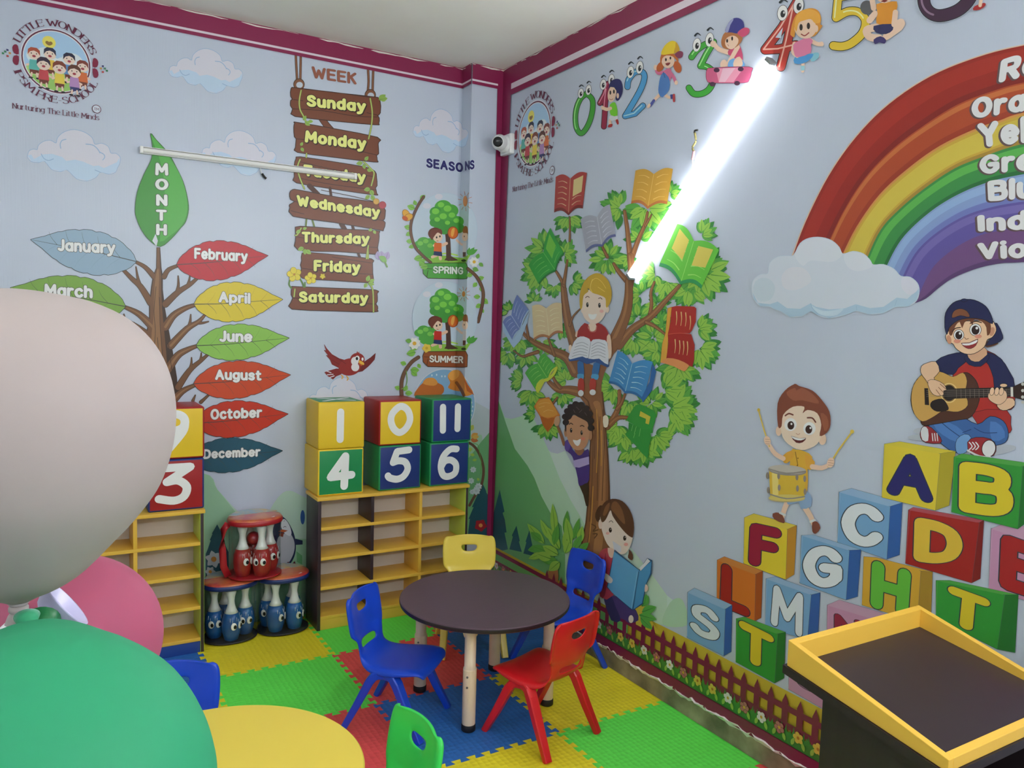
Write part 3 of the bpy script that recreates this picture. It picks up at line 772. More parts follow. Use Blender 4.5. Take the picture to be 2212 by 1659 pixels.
# ------------------------------------------------------------------ balloons
BP = [(.144, .002), (.1425, .02), (.139, .042), (.1336, .0664), (.1208, .094), (.104, .1135), (.085, .127), (.063, .136), (.04, .1407), (.0212, .1418), (-.0022, .140), (-.0252, .135), (-.0487, .1265), (-.067, .1155),
 (-.088, .099), (-.1018, .086), (-.1288, .060), (-.143, .040), (-.152, .020), (-.157, .010), (-.162, .0065), (-.166, .006), (-.170, .009), (-.178, .012)]
def balloon(name_c, hexc, ctr, r, axis, label, k):
    s = r / .1418; t = thing('balloon', label, 'balloon', ctr, 0, 'balloons tied to the stand')
    mt = mat('latex_' + name_c, hexc, rough=.6, spec=.25, k=k, sub=.7)
    rot = Vector(axis).normalized().to_track_quat('Z', 'Y').to_matrix().to_4x4()
    prof = cat_rom(BP[:20], False, 3)
    MB().lathe([(b * s, a * s) for a, b in prof][::-1], mt, (0, 0, 0), 64, rot).build('latex_body', t)
    MB().lathe([(b * s, a * s) for a, b in BP[19:]][::-1], mt, (0, 0, 0), 20, rot).build('neck', t)
    MB().sphere(rot @ Vector((0, 0, -.164 * s)), .009 * s, mt, 14, (1, 1, .7)).build('knot', t)
def DD(p, d): return CO + ray(p) * d
K = DD((48, 1322), .80)
wc = DD((33, 950), .75); balloon('white', '#c2b6b2', wc, .1418, (0, .03, 1), 'big pale white balloon at the top of the cluster', .75)
pc = DD((150, 1378), .97); balloon('pink', '#c2607f', pc, .1045, pc - K, 'pink balloon behind the white and green ones', .78)
gc = DD((88, 1692), .64); balloon('green', '#3dba84', gc, .131, gc - K + Vector((0, 0, -.07)), 'mint green balloon at the bottom of the cluster, nearest the camera', .62)
t = thing('balloon_stand', 'white balloon stand with cups, mostly hidden behind the balloons', 'balloon stand', (K.x, K.y, 0))
MB().lathe([(.13, 0), (.13, .012), (.02, .03)], off, n=40).build('base', t)
MB().sweep([(0, 0, .02), (0, 0, K.z - .01)], .006, off, 12).build('pole', t)
MB().lathe([(.008, -.02), (.02, -.012), (.03, .004), (.031, .006), (.028, .006), (.016, -.006)], mat('cup_lilac', '#b9b6d8', rough=.3, k=1.2), (.035, 0, K.z + .0), 24, Matrix.Rotation(.9, 4, 'Y')).build('cup', t)
MB().lathe([(.006, -.02), (.012, -.014), (.018, 0), (.015, .004)], mat('cup_green', '#1d6a3c', rough=.4, k=1.2), (.016, -.03, K.z - .002), 20, Matrix.Rotation(-1.2, 4, 'X')).build('cup', t)
MB().lathe([(.008, -.014), (.012, 0), (.012, .016), (.008, .02)], off, (-.004, -.035, K.z - .004), 20, Matrix.Rotation(1.1, 4, 'Y')).build('cup', t)
# ------------------------------------------------------------------ printed murals: every motif is ink on the vinyl, a part of its wall
ZM = dict(A=(0, 0, 3.5677), B=(600, 100, 4.2538), C=(0, 440, 3.45625), D=(600, 380, 4.2538), E=(620, 700, 4.424), F=(1040, 130, 3.6867), G=(1070, 350, 4.0472), H=(1070, 560, 4.1472),
          I=(1040, 840, 3.318), J=(1200, 0, 4.424), K=(1560, 0, 3.3926), L=(1580, 380, 3.5), M=(1580, 620, 2.8608), N=(1420, 1050, 2.7247), O=(1060, 1150, 2.9892), R=(960, 800, 4.15), S=(430, 1100, 5.1846), T=(230, 850, 2.8612), X=(0, 0, 1))
LB = .0008
def LP(z='X', base=0): return Pen(mp_left, None, LB + base).zoom(*ZM[z])
def RP(z='X', base=0): return Pen(mp_right, None, LB + base).zoom(*ZM[z])
# --- hills and bands first
p = LP()
p.poly('-40,1010 230,985 440,1030 470,1058 520,1110 560,1130 600,1075 625,1060 660,1075 740,1110 740,1500 -40,1480', '#a9c3b5', 4)
p.poly('-40,1120 200,1010 430,1020 470,1058 520,1120 560,1165 700,1190 700,1480 -40,1480', '#8db596', 4)
p.zoom(*ZM['S']); 
p.poly('75,500 100,440 130,350 120,345 150,280 145,270 203,170 262,280 250,285 290,360 275,365 330,480 330,760 75,760', '#24505c')
def daisy(p, x, y, r, c='#d5d4d0', cc='#c49a3a', n=6, a0=20, el=.36):
    for k in range(n):
        a = a0 + 360 * k / n; p.leaf(x, y, r, r * el, a, c)
    p.ell(x, y, r * .3, r * .3, cc); return p
daisy(p, 165, 560, 100, '#b9bfc0', '#b3772f', 6, 15); daisy(p, 125, 700, 62, '#b9bfc0', '#c98f3a', 6, 0)
# penguin peeping round the bookshelf
p.poly('1080,330 1160,350 1160,395 1080,400 1060,360', '#1c2747'); p.poly('780,100 850,70 920,75 980,120 1030,200 1070,300 1085,420 1070,520 1030,600 980,640 880,640 800,500 780,300', '#1c2747', 5)
p.poly('885,320 960,270 1010,260 1060,340 1070,440 1040,540 990,610 920,640 880,600 870,450', '#a9adb5', 5)
p.poly('920,140 950,110 985,135 1020,200 1035,270 1010,300 950,260 920,200', '#c5c9d0', 5)
p.line('945,205 960,192 975,200', 5, '#1c2747'); p.line('948,135 962,128', 4, '#1c2747')
p.poly('885,250 930,225 995,240 950,260', '#a4512c'); p.poly('890,275 950,262 940,312 900,300', '#74301f')
p.poly('890,640 920,610 945,640 1000,585 1020,640 1070,580 1095,640 1095,670 890,670', '#5a1c2c'); p.poly('1090,470 1155,520 1155,620 1095,590', '#5f9a68')
p.ell(1160, 90, 25, 80, '#2a4f8f')
p.zoom(*ZM['R'])
p.poly('-200,180 270,280 420,360 420,1560 -200,1560', '#aab4ba')
p.poly('190,640 240,590 300,580 340,620 300,1000 190,1000', '#93b59a', 4)
p.poly('120,900 205,800 270,720 330,640 413,545 500,520 500,1560 120,1560', '#64996a')
p.poly('200,1560 228,1330 215,1335 262,1225 245,1228 300,1110 290,1100 345,1020 378,1090 372,1088 392,1120 405,1100 405,1140 440,1090 440,1560', '#234b57')
p.line('180,640 240,660 290,710 330,790 350,880 345,970 320,1060 270,1130 225,1210', 24, '#5d4234'); p.line('260,655 300,670 315,740 330,830 325,930', 5, '#5a8a3a')
for x, y, l, w, a, c in [(230, 540, 60, 22, -60, '#a9b052'), (240, 600, 70, 24, -30, '#c98f42'), (235, 620, 70, 22, 10, '#b3643a'), (250, 600, 60, 20, -5, '#c9a050'), (230, 690, 40, 18, 90, '#9cb04a'), (270, 760, 40, 14, 190, '#9ab04a'), (290, 800, 40, 13, 170, '#8fae48'), (310, 990, 30, 12, 240, '#8fae48')]: p.leaf(x, y, l, w, a, c)
for x, y, r in ((258, 890, 30), (240, 990, 30), (285, 1080, 40), (305, 1040, 34), (250, 1090, 26)): daisy(p, x, y, r, '#b4bec2', '#a5b0b4', 7, r)
daisy(p, 325, 1390, 58, '#8e1f28', '#c98a4a', 5, 10, .5); p.leaf(290, 1520, 45, 14, -100, '#7d8a48'); p.leaf(350, 1540, 60, 20, -70, '#b98a5a')
p.build('printed_hills', wall_back, 'pale green hills, pines and a penguin printed low on the wall')

p = RP('I')
p.poly('128,90 150,160 165,205 215,216 270,200 330,183 372,210 420,300 470,430 500,455 545,465 600,445 660,560 760,700 900,960 1080,1150 1330,1480 1430,1560 1480,1690 60,1690 60,60', '#bfd3cb')
p.poly('125,80 150,160 170,210 215,216 270,200 330,183 372,210 440,350 490,460 560,640 640,800 700,900 760,1010 760,1690 60,1690', '#abcfb2')
p.poly('110,60 130,110 180,260 240,430 330,550 380,640 430,770 500,900 575,985 600,1200 600,1690 60,1690', '#67a66b')
p.poly('1080,1150 1200,1300 1330,1480 1330,1690 900,1690', '#b5cdbc'); p.poly('1340,1550 1400,1500 1450,1530 1480,1690 1300,1690', '#a9c8b0', 4)
def pine(pts): p.poly(pts, '#275864')
pine('60,1000 131,722 165,880 152,890 168,940 180,1030 165,1030 190,1150 60,1180'); pine('200,1150 225,1060 218,1050 251,980 275,1090 268,1095 290,1170'); pine('300,1180 322,1100 316,1095 343,1015 362,1110 380,1200')
p.build('printed_hills', wall_right, 'green hills and dark pines printed beside the corner')

# --- maroon borders
def zline(w, p0, p1): return (w(p0), w(p1))
p = Pen(uv_back, None, LB + .004)
zs = lambda px, py: ony((px, py), YB).z
z1, z2, z3 = zs(620, 104.5), zs(620, 109.2), zs(620, 116.6)
def band(p, u0, u1, za, zb, c): p._put([[(u0, za), (u1, za), (u1, zb), (u0, zb)]], c); p.up()
band(p, XL, PX, z3, ZC, '#7e2148'); band(p, XL, PX, z2, z1, '#cdc3cc')
ps = Pen(lambda P, h: [[Vector((PX - h, -u, v)) for u, v in P]], None, LB + .004)
band(ps, -YB + .002, -PY, z3, ZC, '#7e2148'); band(ps, -YB + .002, -PY, z2, z1, '#cdc3cc'); p.mb.add(ps.mb.v, ps.mb.f[:0], maroon)
pf = Pen(lambda P, h: [[Vector((u, PY - h, v)) for u, v in P]], None, LB + .004)
xs = ony((1071, 330), PY).x
band(pf, PX, XW, z3, ZC, '#7e2148'); band(pf, PX, xs, z2, z1, '#cdc3cc')
pf._put([[(ony((1073.7, 194), PY).x, z3 + .01), (XW, z3 + .01), (XW, 0), (ony((1051, 1165), PY).x, 0)]], '#7e2148')
p.build('printed_border', wall_back); ps.build('printed_border', wall_corner); pf.build('printed_border', wall_corner)
p = Pen(uv_right, None, LB + .005)
zr = lambda px, py: onx((px, py), XW).z
a1, a2, a3 = zr(1200, 135.6), zr(1200, 149), zr(1200, 162.3); ue = onx((1105.5, 200), XW).y; ub = onx((1065, 1165), XW).y
band(p, -PY, .6, a3, ZC, '#7e2148'); band(p, -ue, .6, a2, a1, '#cdc3cc')
p._put([[(-PY, ZC), (-ue, ZC), (-ue, a3), (-ub, .12), (-PY, .12)]], '#7e2148'); p.up()
p.build('printed_border', wall_right)

# --- clouds with pale outlines
CLO = '215,1200 225,1165 258,1150 288,1154 298,1120 338,1090 390,1083 433,1104 446,1060 496,1017 570,1000 650,1020 708,1062 730,1113 780,1105 832,1130 852,1180 892,1183 925,1215 920,1258 904,1290 888,1325 840,1340 772,1325 738,1365 670,1392 590,1375 518,1307 466,1320 398,1303 345,1240 298,1250 243,1243 215,1212'
def cloud(x0, y0, x1, y1, skip=False):
    p = LP()
    p.tf = lambda q: (x0 + (q[0] - 213) * (x1 - x0) / 714, y0 + (q[1] - 998) * (y1 - y0) / 395)
    p.poly(CLO, '#c6c6d2', 3, '#8fabc8', 9)
    p.poly('214,1200 240,1190 262,1225 330,1190 400,1185 480,1210 510,1240 580,1230 640,1245 720,1280 760,1275 800,1295 900,1250 920,1215 920,1258 904,1290 888,1325 840,1340 772,1325 738,1365 670,1392 590,1375 518,1307 466,1320 398,1303 345,1240 298,1250 243,1243', '#b0c5da', 0)
    for t in ('508,1073 478,1082 464,1110 468,1142', '318,1187 340,1222 375,1236 411,1224', '662,1110 715,1118 752,1148 770,1178', '770,1172 800,1190 806,1212 792,1232', '732,1310 775,1328'): p.line(t, 7, '#8fabc8', 4)
    p.build('printed_cloud', wall_back)
for q in ((365, 105, 524, 201), (59.7, 280, 260, 390.5), (436, 282, 596, 379), (892.7, 235.6, 1012, 329.7), (668, 815, 810, 912)): cloud(*q)

# --- preschool emblem, once on each wall
def emblem(mp, cu, cv, R, wall, asp):
    P = Pen(mp, None, LB + .0015); P.tf = lambda q: (cu + q[0] * R, cv + q[1] * R * asp)
    P.ell(0, 0, 1.0, 1.0, '#cfd0da', n=48); P.ell(0, 0, .965, .965, '#5d1c38', n=48); P.ell(0, 0, .925, .925, '#d7d8de', n=48); P.ell(0, 0, .90, .90, '#9fbfe0', n=48)
    arc = lambda a, b, r, n=20: [(r * math.cos(math.radians(a + (b - a) * i / n)), r * math.sin(math.radians(a + (b - a) * i / n))) for i in range(n + 1)]
    for x, y, r in ((-.55, .05, .28), (-.3, .18, .24), (.45, .1, .3), (.2, 0, .2), (-.1, -.05, .22)): P.ell(x, y, r, r * .8, '#cdd6e2')
    P.poly(arc(200, 340, .9) + [(.75, -.15), (.3, -.05), (-.3, -.02), (-.7, -.12)], '#a6c77a'); P.poly(arc(215, 325, .9), '#8fbb62')
    P.ell(-.2, .55, .185, .185, '#e3cf62'); P.line([(-.25, .53), (-.2, .5), (-.15, .53)], .02, '#8a6a3a')
    kids = [(-.62, .14, '#a34a34', '#58a9a0'), (-.18, .22, '#2a2a44', '#d9b84a'), (.36, .16, '#2a2a40', '#5a86b8'), (.74, 0, '#7a3a30', '#c9683a'), (-.36, -.12, '#33243a', '#b8434a'), (.08, -.16, '#7a3f2e', '#d9c04a'), (.5, -.2, '#5a3426', '#a880b0')]
    for i, (x, y, hr, sh) in enumerate(kids):
        h = .17 if i < 4 else .19
        P.line([(x - .2, y - .38), (x, y - .3), (x + .2, y - .38)], .06, '#dcbfae', 0)
        P.poly([(x - .12, y - .2), (x + .12, y - .2), (x + .15, y - .52), (x - .15, y - .52)], sh); P.poly([(x - .13, y - .5), (x + .13, y - .5), (x + .12, y - .62), (x - .12, y - .62)], '#6a3428' if i != 6 else '#34346a')
        for q in (-.07, .07): P.line([(x + q, y - .6), (x + q * 1.2, y - .72)], .05, '#dcbfae', 0); P.ell(x + q * 1.4, y - .75, .06, .03, '#26202a')
        P.ell(x, y - .03, h, h * .92, '#e0c6b8'); P.poly([(x - h * 1.02, y - .06), (x - h * .95, y + .1), (x - .08, y + h), (x + .08, y + h), (x + h * .95, y + .1), (x + h * 1.02, y - .06), (x + h * .6, y + .04), (x, y + .08), (x - h * .6, y + .04)], hr)
        P.ell(x, y - .09, .05, .035, '#9a3040')
        for q in (-.07, .07): P.ell(x + q, y - .01, .016, .02, '#2a1a1a')
    def ring(s, r0, a0, a1, top, cap):
        pol, W = text_polys(s, 5, 9, True); k = cap / 70; out = []
        for q in pol:
            o = []
            for gx, gy in q:
                f = gx / W; a = math.radians(a0 + (a1 - a0) * f); rr = r0 + gy * k if top else r0 - gy * k
                o.append((rr * math.cos(a), rr * math.sin(a)))
            out.append(o)
        P._put(out, '#5c1f3c'); P.up()
    ring('LITTLE WONDERS', 1.06, 158, 22, True, .2); ring('IPSM PRE-SCHOOL', 1.27, 204, 338, False, .2)
    P.text('Nurturing The Little Minds', (-1.22, -1.62), (1.2, -1.62), (-1.22, -1.46), (1.2, -1.46), '#5c1f3c', 5, sp=13, serif=True)
    P.ell(1.13, -1.28, .135, .135, '#5c1f3c'); P.ell(1.13, -1.28, .115, .115, '#c3cbd8'); P.text('TM', (1.06, -1.32), (1.2, -1.32), (1.06, -1.24), (1.2, -1.24), '#5c1f3c', 5, sp=12, serif=True)
    for sg in (-1, 1):
        for u in (-1, 1): P.poly([(sg * 1.03, u * .03), (sg * 1.05, u * .28), (sg * 1.14, u * .30), (sg * 1.2, u * .2), (sg * 1.16, u * .04)], '#7c1c3c', 2)
        for k, (a, b, c) in enumerate(((1.24, .04, '#b8863a'), (1.3, -.06, '#a83a3a'), (1.36, .06, '#3a7a5a'), (1.3, .12, '#34346a'), (1.42, 0, '#2f7a50'))): P.poly([(sg * a, b), (sg * (a + .06), b + .01), (sg * (a + .06), b - .05), (sg * a, b - .05)], c)
    P.build('printed_emblem', wall, 'round preschool emblem with seven children')
c = ony((122, 133.3), YB); e0, e1 = ony((45.5, 118), YB), ony((200, 147), YB); t0, t1 = ony((118, 61.5), YB), ony((128, 204.5), YB)
emblem(uv_back, c.x, c.z, (e1.x - e0.x) / 2, wall_back, (t0.z - t1.z) / (e1.x - e0.x))
c = onx((1154, 288.7), XW); e0, e1 = onx((1117, 303), XW), onx((1189.5, 275), XW); t0, t1 = onx((1158, 216.5), XW), onx((1150, 360.8), XW)
emblem(uv_right, -c.y, c.z, abs(e1.y - e0.y) / 2, wall_right, (t0.z - t1.z) / abs(e1.y - e0.y))

# --- month tree
p = LP('C', .001)
BK, BL_, BD = '#6d4a2f', '#8a6340', '#3c2a1e'
br = [('1150,545 1085,475 1015,435', 34, 18), ('1125,740 1050,620 985,560 915,488', 46, 20), ('1050,625 1030,560 1015,472', 26, 4), ('1150,930 1040,825 928,770', 58, 22), ('1095,1110 1010,980 1000,888', 34, 5), ('1060,1060 960,935 925,826', 30, 5), ('1150,1000 1000,900 830,822', 30, 16),
 ('1225,545 1260,492 1335,460', 34, 18), ('1235,750 1330,660 1420,602 1485,545', 46, 16), ('1320,668 1332,610 1330,540', 24, 4), ('1402,610 1412,575 1418,538', 18, 4), ('1235,920 1295,835 1380,782 1460,755', 56, 22), ('1275,1060 1395,935 1480,882 1532,828', 52, 14), ('1408,925 1420,880 1424,828', 22, 4), ('1476,890 1515,890 1556,880', 18, 5),
 ('1250,1240 1325,1135 1400,1090 1472,1062', 60, 22), ('1330,1370 1415,1245 1500,1172 1560,1120', 44, 14), ('1412,1250 1428,1200 1430,1150', 20, 4), ('1490,1185 1500,1150 1503,1115', 16, 4), ('1275,1490 1360,1402 1452,1356', 56, 22), ('1500,1482 1556,1430', 20, 12), ('1440,1472 1458,1430', 16, 4)]
TR = '1168,325 1165,480 1140,545 1128,620 1112,760 1112,860 1092,960 1092,1100 1120,1160 1180,1290 1205,1420 1215,1700 1250,1900 1330,1900 1300,1560 1330,1420 1322,1300 1290,1100 1262,950 1232,780 1216,640 1216,540 1206,480 1196,325'
for t, a, b in br: p.line(t, a + 9, BD, 4, b + 7)
p.poly(TR, BD); 
for t, a, b in br: p.line(t, a, BK, 4, b)
p.poly('1172,330 1170,480 1148,545 1136,620 1120,760 1120,860 1100,960 1100,1100 1128,1150 1188,1290 1214,1420 1226,1700 1285,1700 1275,1500 1255,1300 1240,1100 1225,940 1210,780 1204,640 1204,540 1196,480 1190,330', BK)
p.poly('1180,480 1160,560 1150,700 1145,860 1130,1000 1150,1130 1185,1240 1210,1380 1222,1500 1240,1500 1232,1380 1215,1200 1200,1000 1195,850 1185,700 1188,560', BL_, 3)
for t, a, b in br[3:4] + br[11:13] + br[15:16] + br[19:20]: p.line(t, a * .35, BL_, 4, 3)
for t in ('1165,620 1150,800 1160,950 1150,1080', '1190,700 1195,900 1210,1100 1225,1300', '1175,1000 1190,1150 1225,1300', '1250,1000 1270,1150 1290,1300 1285,1400'): p.line(t, 4, BD)
MON = [('January', 1018, 432, 230, 268, 165, '#8ba5ba', '#7b95ab', (432, 352, 860, 374, 432, 264, 860, 286)), ('February', 1318, 455, 2000, 388, 150, '#b1212c', '#9d1a26', (1452, 410, 1848, 434, 1452, 330, 1848, 354)),
 ('March', 938, 768, 78, 628, 170, '#739c40', '#64893a', (332, 690, 690, 705, 332, 598, 690, 613)), ('April', 1448, 750, 2110, 715, 150, '#cdb82e', '#b59c28', (1635, 735, 1868, 747, 1635, 655, 1868, 667)),
 ('June', 1465, 1060, 2158, 1003, 136, '#82b34c', '#699c3e', (1640, 1030, 1882, 1034, 1640, 948, 1882, 952)), ('August', 1445, 1345, 2168, 1278, 142, '#bb4320', '#a6321c', (1608, 1314, 1950, 1320, 1608, 1238, 1950, 1244)),
 ('October', 1440, 1640, 2150, 1570, 138, '#b7321d', '#a32a1b', (1573, 1612, 1955, 1596, 1573, 1535, 1955, 1519)), ('December', 1400, 1905, 2108, 1845, 130, '#235064', '#1b4254', (1518, 1905, 1943, 1886, 1518, 1836, 1943, 1817))]
for nm, bx, by, tx, ty, hw, c1, c2, tb in MON:
    L = math.hypot(tx - bx, ty - by); a = math.atan2(ty - by, tx - bx); ca, sa = math.cos(a), math.sin(a); n = 26
    def R(u, v): return (bx + u * L * ca - v * sa, by + u * L * sa + v * ca)
    prof = lambda u: hw * (math.sin(PI * u ** .8) ** .85) * (1 - .35 * max(0, u - .75) / .25)
    upp, lo = [], []
    for i in range(n + 1):
        u = i / n; j = (1 - .055 * (i % 4 == 3)); upp.append(R(u, -prof(u) * j)); lo.append(R(u, prof(u) * j * (.98)))
    out = upp + lo[-2:0:-1]
    p.poly(out, c1, 0, '#22282a', 7)
    p.poly([R(i / n, prof(i / n) * .97 - 4) for i in range(n + 1)] + [R(i / n, prof(i / n) * .1) for i in range(n, -1, -1)], c2)
    p.line([R(0, 0), R(.35, 8), R(.7, 3), R(.98, 0)], 6, '#3a3a38', 4, 2)
    for u in (.15, .3, .45, .6, .75):
        for sg in (-1, 1): p.line([R(u, 2), R(u + .07, sg * prof(u) * .45), R(u + .1, sg * prof(u) * .8)], 3, c2 if sg < 0 else '#44483c', 3, 1)
    q = [(tb[i], tb[i + 1]) for i in range(0, 8, 2)]
    p.text(nm, *q, '#dadce0', 10, ('#55504e', 13.5), sp=23)
p.zoom(*ZM['X'])
p.poly('326,289 336,301 352,318 365,333 379,359 395,392 404,425 407,452 401,478 390,492 370,515 347,532 325,520 307,498 295,470 292.5,450 297,415 311,378 326,348 330,328 329,308', '#3c8c36', 3, '#2c5a2a', 2.4)
p.poly('326,292 350,318 379,359 395,392 403,425 405,452 398,478 385,495 366,510 345,522 352,470 356,420 352,370 340,330', '#4ea443', 2)
p.poly('329,520 336,505 341,520 338,532', '#c6ccd4')
for ch, x0, x1, yb, yt in (('M', 336, 363, 378, 352), ('O', 336, 363, 409.5, 386), ('N', 338, 361, 444, 420), ('T', 337.5, 359.5, 476, 453), ('H', 338, 360, 507.5, 484)):
    p.text(ch, (x0, yb), (x1, yb + .8), (x0, yt), (x1, yt + .8), '#d8dcd8', 10, ('#41503e', 14))
p.build('printed_month_tree', wall_back, 'brown tree whose coloured leaves name the months')

# --- week boards
p = LP('B', .001)
BRD = ['125,390 180,385 520,428 860,465 935,490 940,610 915,635 930,660 925,710 890,718 520,684 160,642 132,600 140,575 120,545 122,500 140,485 122,460',
 '160,705 185,703 550,765 915,838 925,880 920,900 925,985 905,1000 912,1050 880,1060 500,1015 182,972 165,930 172,850 155,830 150,745',
 '155,1095 170,1035 208,1018 520,1065 800,1112 890,1150 905,1200 910,1280 895,1300 908,1355 880,1362 520,1310 172,1252 155,1200']
BRD2 = ['112,160 138,128 210,135 560,200 870,240 975,295 985,340 978,395 960,410 985,430 968,495 920,492 520,425 142,368 115,290 112,265 160,235 120,215', '165,490 208,465 560,490 900,505 928,525 925,600 915,660 920,710 880,716 540,692 190,680 165,600 170,550',
 '225,715 310,708 600,735 860,765 868,800 870,890 872,910 875,970 838,978 540,960 230,938 215,890 222,850 212,820 222,780', '135,1025 170,1020 540,1035 895,1050 910,1080 912,1150 898,1175 915,1200 912,1232 880,1248 500,1238 132,1222 122,1165 142,1122 126,1090']
def ropes(p):
    for t in ('165,60 172,200 178,305', '212,65 210,200 208,300', '828,195 835,320 828,410', '878,205 874,320 872,415'): p.line(t, 22, '#3a261c', 3); p.line(t, 14, '#80553c', 3)
    for x, y in ((195, 350), (850, 448)): p.ell(x, y, 52, 55, '#3a261c'); p.ell(x, y, 46, 49, '#7a5038'); p.ell(x + 5, y + 5, 30, 28, '#b4bdc8')
    p.line('400,655 445,720 490,770', 62, '#3a1e14', 2); p.line('400,655 445,720 490,770', 50, '#6d3d28', 2)
ropes(p)
def boards(p, L):
    for t in L:
        p.poly(t, '#6f3e29', 2, '#2a1710', 13)
def planks(p, T):
    for t in T: p.line(t, 6, '#40211a', 3)
boards(p, BRD)
planks(p, ('140,575 400,590 700,640 915,650', '250,395 500,420 850,470', '170,850 420,880 700,950 915,1000', '200,1060 500,1130 890,1200', '190,1210 500,1270 900,1320', '145,490 230,500', '820,610 915,632'))
for t in ('215,405 198,500 205,580 235,640 262,700', '850,480 868,600 862,720 835,850', '265,985 262,1020', '205,1040 182,1110 200,1200 245,1310', '790,1060 860,1130 885,1170 860,1280'): p.line(t, 16, '#5a6a34', 4); p.line(t, 10, '#a9b860', 4)
for x, y, l, a in ((235, 680, 50, -60), (250, 690, 60, 40), (280, 690, 45, 0), (930, 495, 80, -40), (940, 490, 70, -10), (215, 930, 45, 60), (210, 915, 40, -60), (780, 1070, 60, 170), (800, 1050, 50, -50), (790, 1080, 50, 80), (820, 1130, 50, 20), (850, 1320, 60, 60), (850, 1310, 60, 170), (845, 1370, 55, 140), (860, 1370, 60, 60)): p.leaf(x, y, l, l * .34, a, '#86a84c', '#5a7a34')
Y1, O1 = '#d8da82', '#2b1a10'
def wk(p, s, q): p.text(s, *[(q[i], q[i + 1]) for i in range(0, 8, 2)], Y1, 11.5, (O1, 16), sp=27, sh=(6, 8, O1, 14))
wk(p, 'Sunday', (268, 550, 808, 606, 268, 446, 808, 502)); wk(p, 'Monday', (250, 880, 812, 950, 256, 772, 812, 842)); wk(p, 'Tuesday', (240, 1188, 806, 1256, 238, 1086, 806, 1154))
p.text('WEEK', (318, 290), (722, 350), (314, 184), (722, 246), '#8c5443', 8.5)
p.zoom(*ZM['D'])
for t in ('290,90 330,130 370,170', '480,110 490,180', '585,440 620,500', '685,450 700,500', '735,700 755,750'): p.line(t, 44 if t[:3] in ('290', '585') else 24, '#4a2a1e', 2)
for t in ('265,390 258,460', '315,395 340,480'): p.line(t, 16, '#67783e')
boards(p, BRD2)
planks(p, ('160,235 400,290 700,360 960,410', '400,130 700,190 900,240', '180,560 260,575', '700,640 920,660', '230,850 500,880 870,905', '500,745 860,800', '140,1122 300,1130', '750,1170 905,1178', '120,320 240,350'))
for t in ('830,660 830,760', '832,640 815,760', '158,1040 150,1110', '850,1000 875,1060 880,1250', '215,480 180,540 160,545'): p.line(t, 16, '#5a6a34', 4); p.line(t, 10, '#a9b860', 4)
for x, y, l, a in ((240, 660, 60, 160), (260, 680, 60, 40), (250, 670, 55, 90), (820, 970, 60, -70), (830, 980, 60, 20), (820, 985, 50, 120), (845, 975, 50, -30), (880, 500, 40, 60), (870, 490, 40, 160), (230, 490, 40, -20), (210, 500, 50, 150)): p.leaf(x, y, l, l * .34, a, '#8aac50', '#5a7a34')
for t in ('110,960 105,1000 125,1030', '200,940 225,980 240,1020', '250,980 250,1020'): p.line(t, 14, '#5a8038')
for x, y, r in ((152, 905, 66), (303, 940, 54)):
    for k in range(5): p.ell(x + r * .55 * math.cos(1.256 * k - .5), y + r * .55 * math.sin(1.256 * k - .5), r * .46, r * .4, '#d3c244', k * 72 - 30, '#8f7a20', 3)
    p.ell(x, y, r * .16, r * .16, '#a8761c')
daisy(p, 412, 922, 28, '#c9b83c', '#c9b83c', 5); p.ell(905, 235, 26, 26, '#c59a4a', 0, '#8a5a30', 3); p.ell(962, 268, 32, 32, '#a8414a', 0, '#7a2a30', 3)
for q, a in ((930, -100), (960, -95), (990, -70)): p.leaf(q, 770, 80, 30, a, '#a79bc0', '#7a6a98')
p.poly('930,740 960,790 1000,790 985,740', '#7fae62', 3); p.line('985,790 1005,835', 14, '#6f9a50')
wk(p, 'Wednesday', (180, 274, 938, 386, 175, 176, 938, 288)); wk(p, 'Thursday', (222, 610, 842, 627, 222, 514, 842, 531)); wk(p, 'Friday', (332, 874, 758, 893, 332, 772, 758, 791)); wk(p, 'Saturday', (196, 1160, 830, 1172, 196, 1062, 830, 1074))
p.build('printed_week_boards', wall_back, 'hanging brown boards with the days of the week')

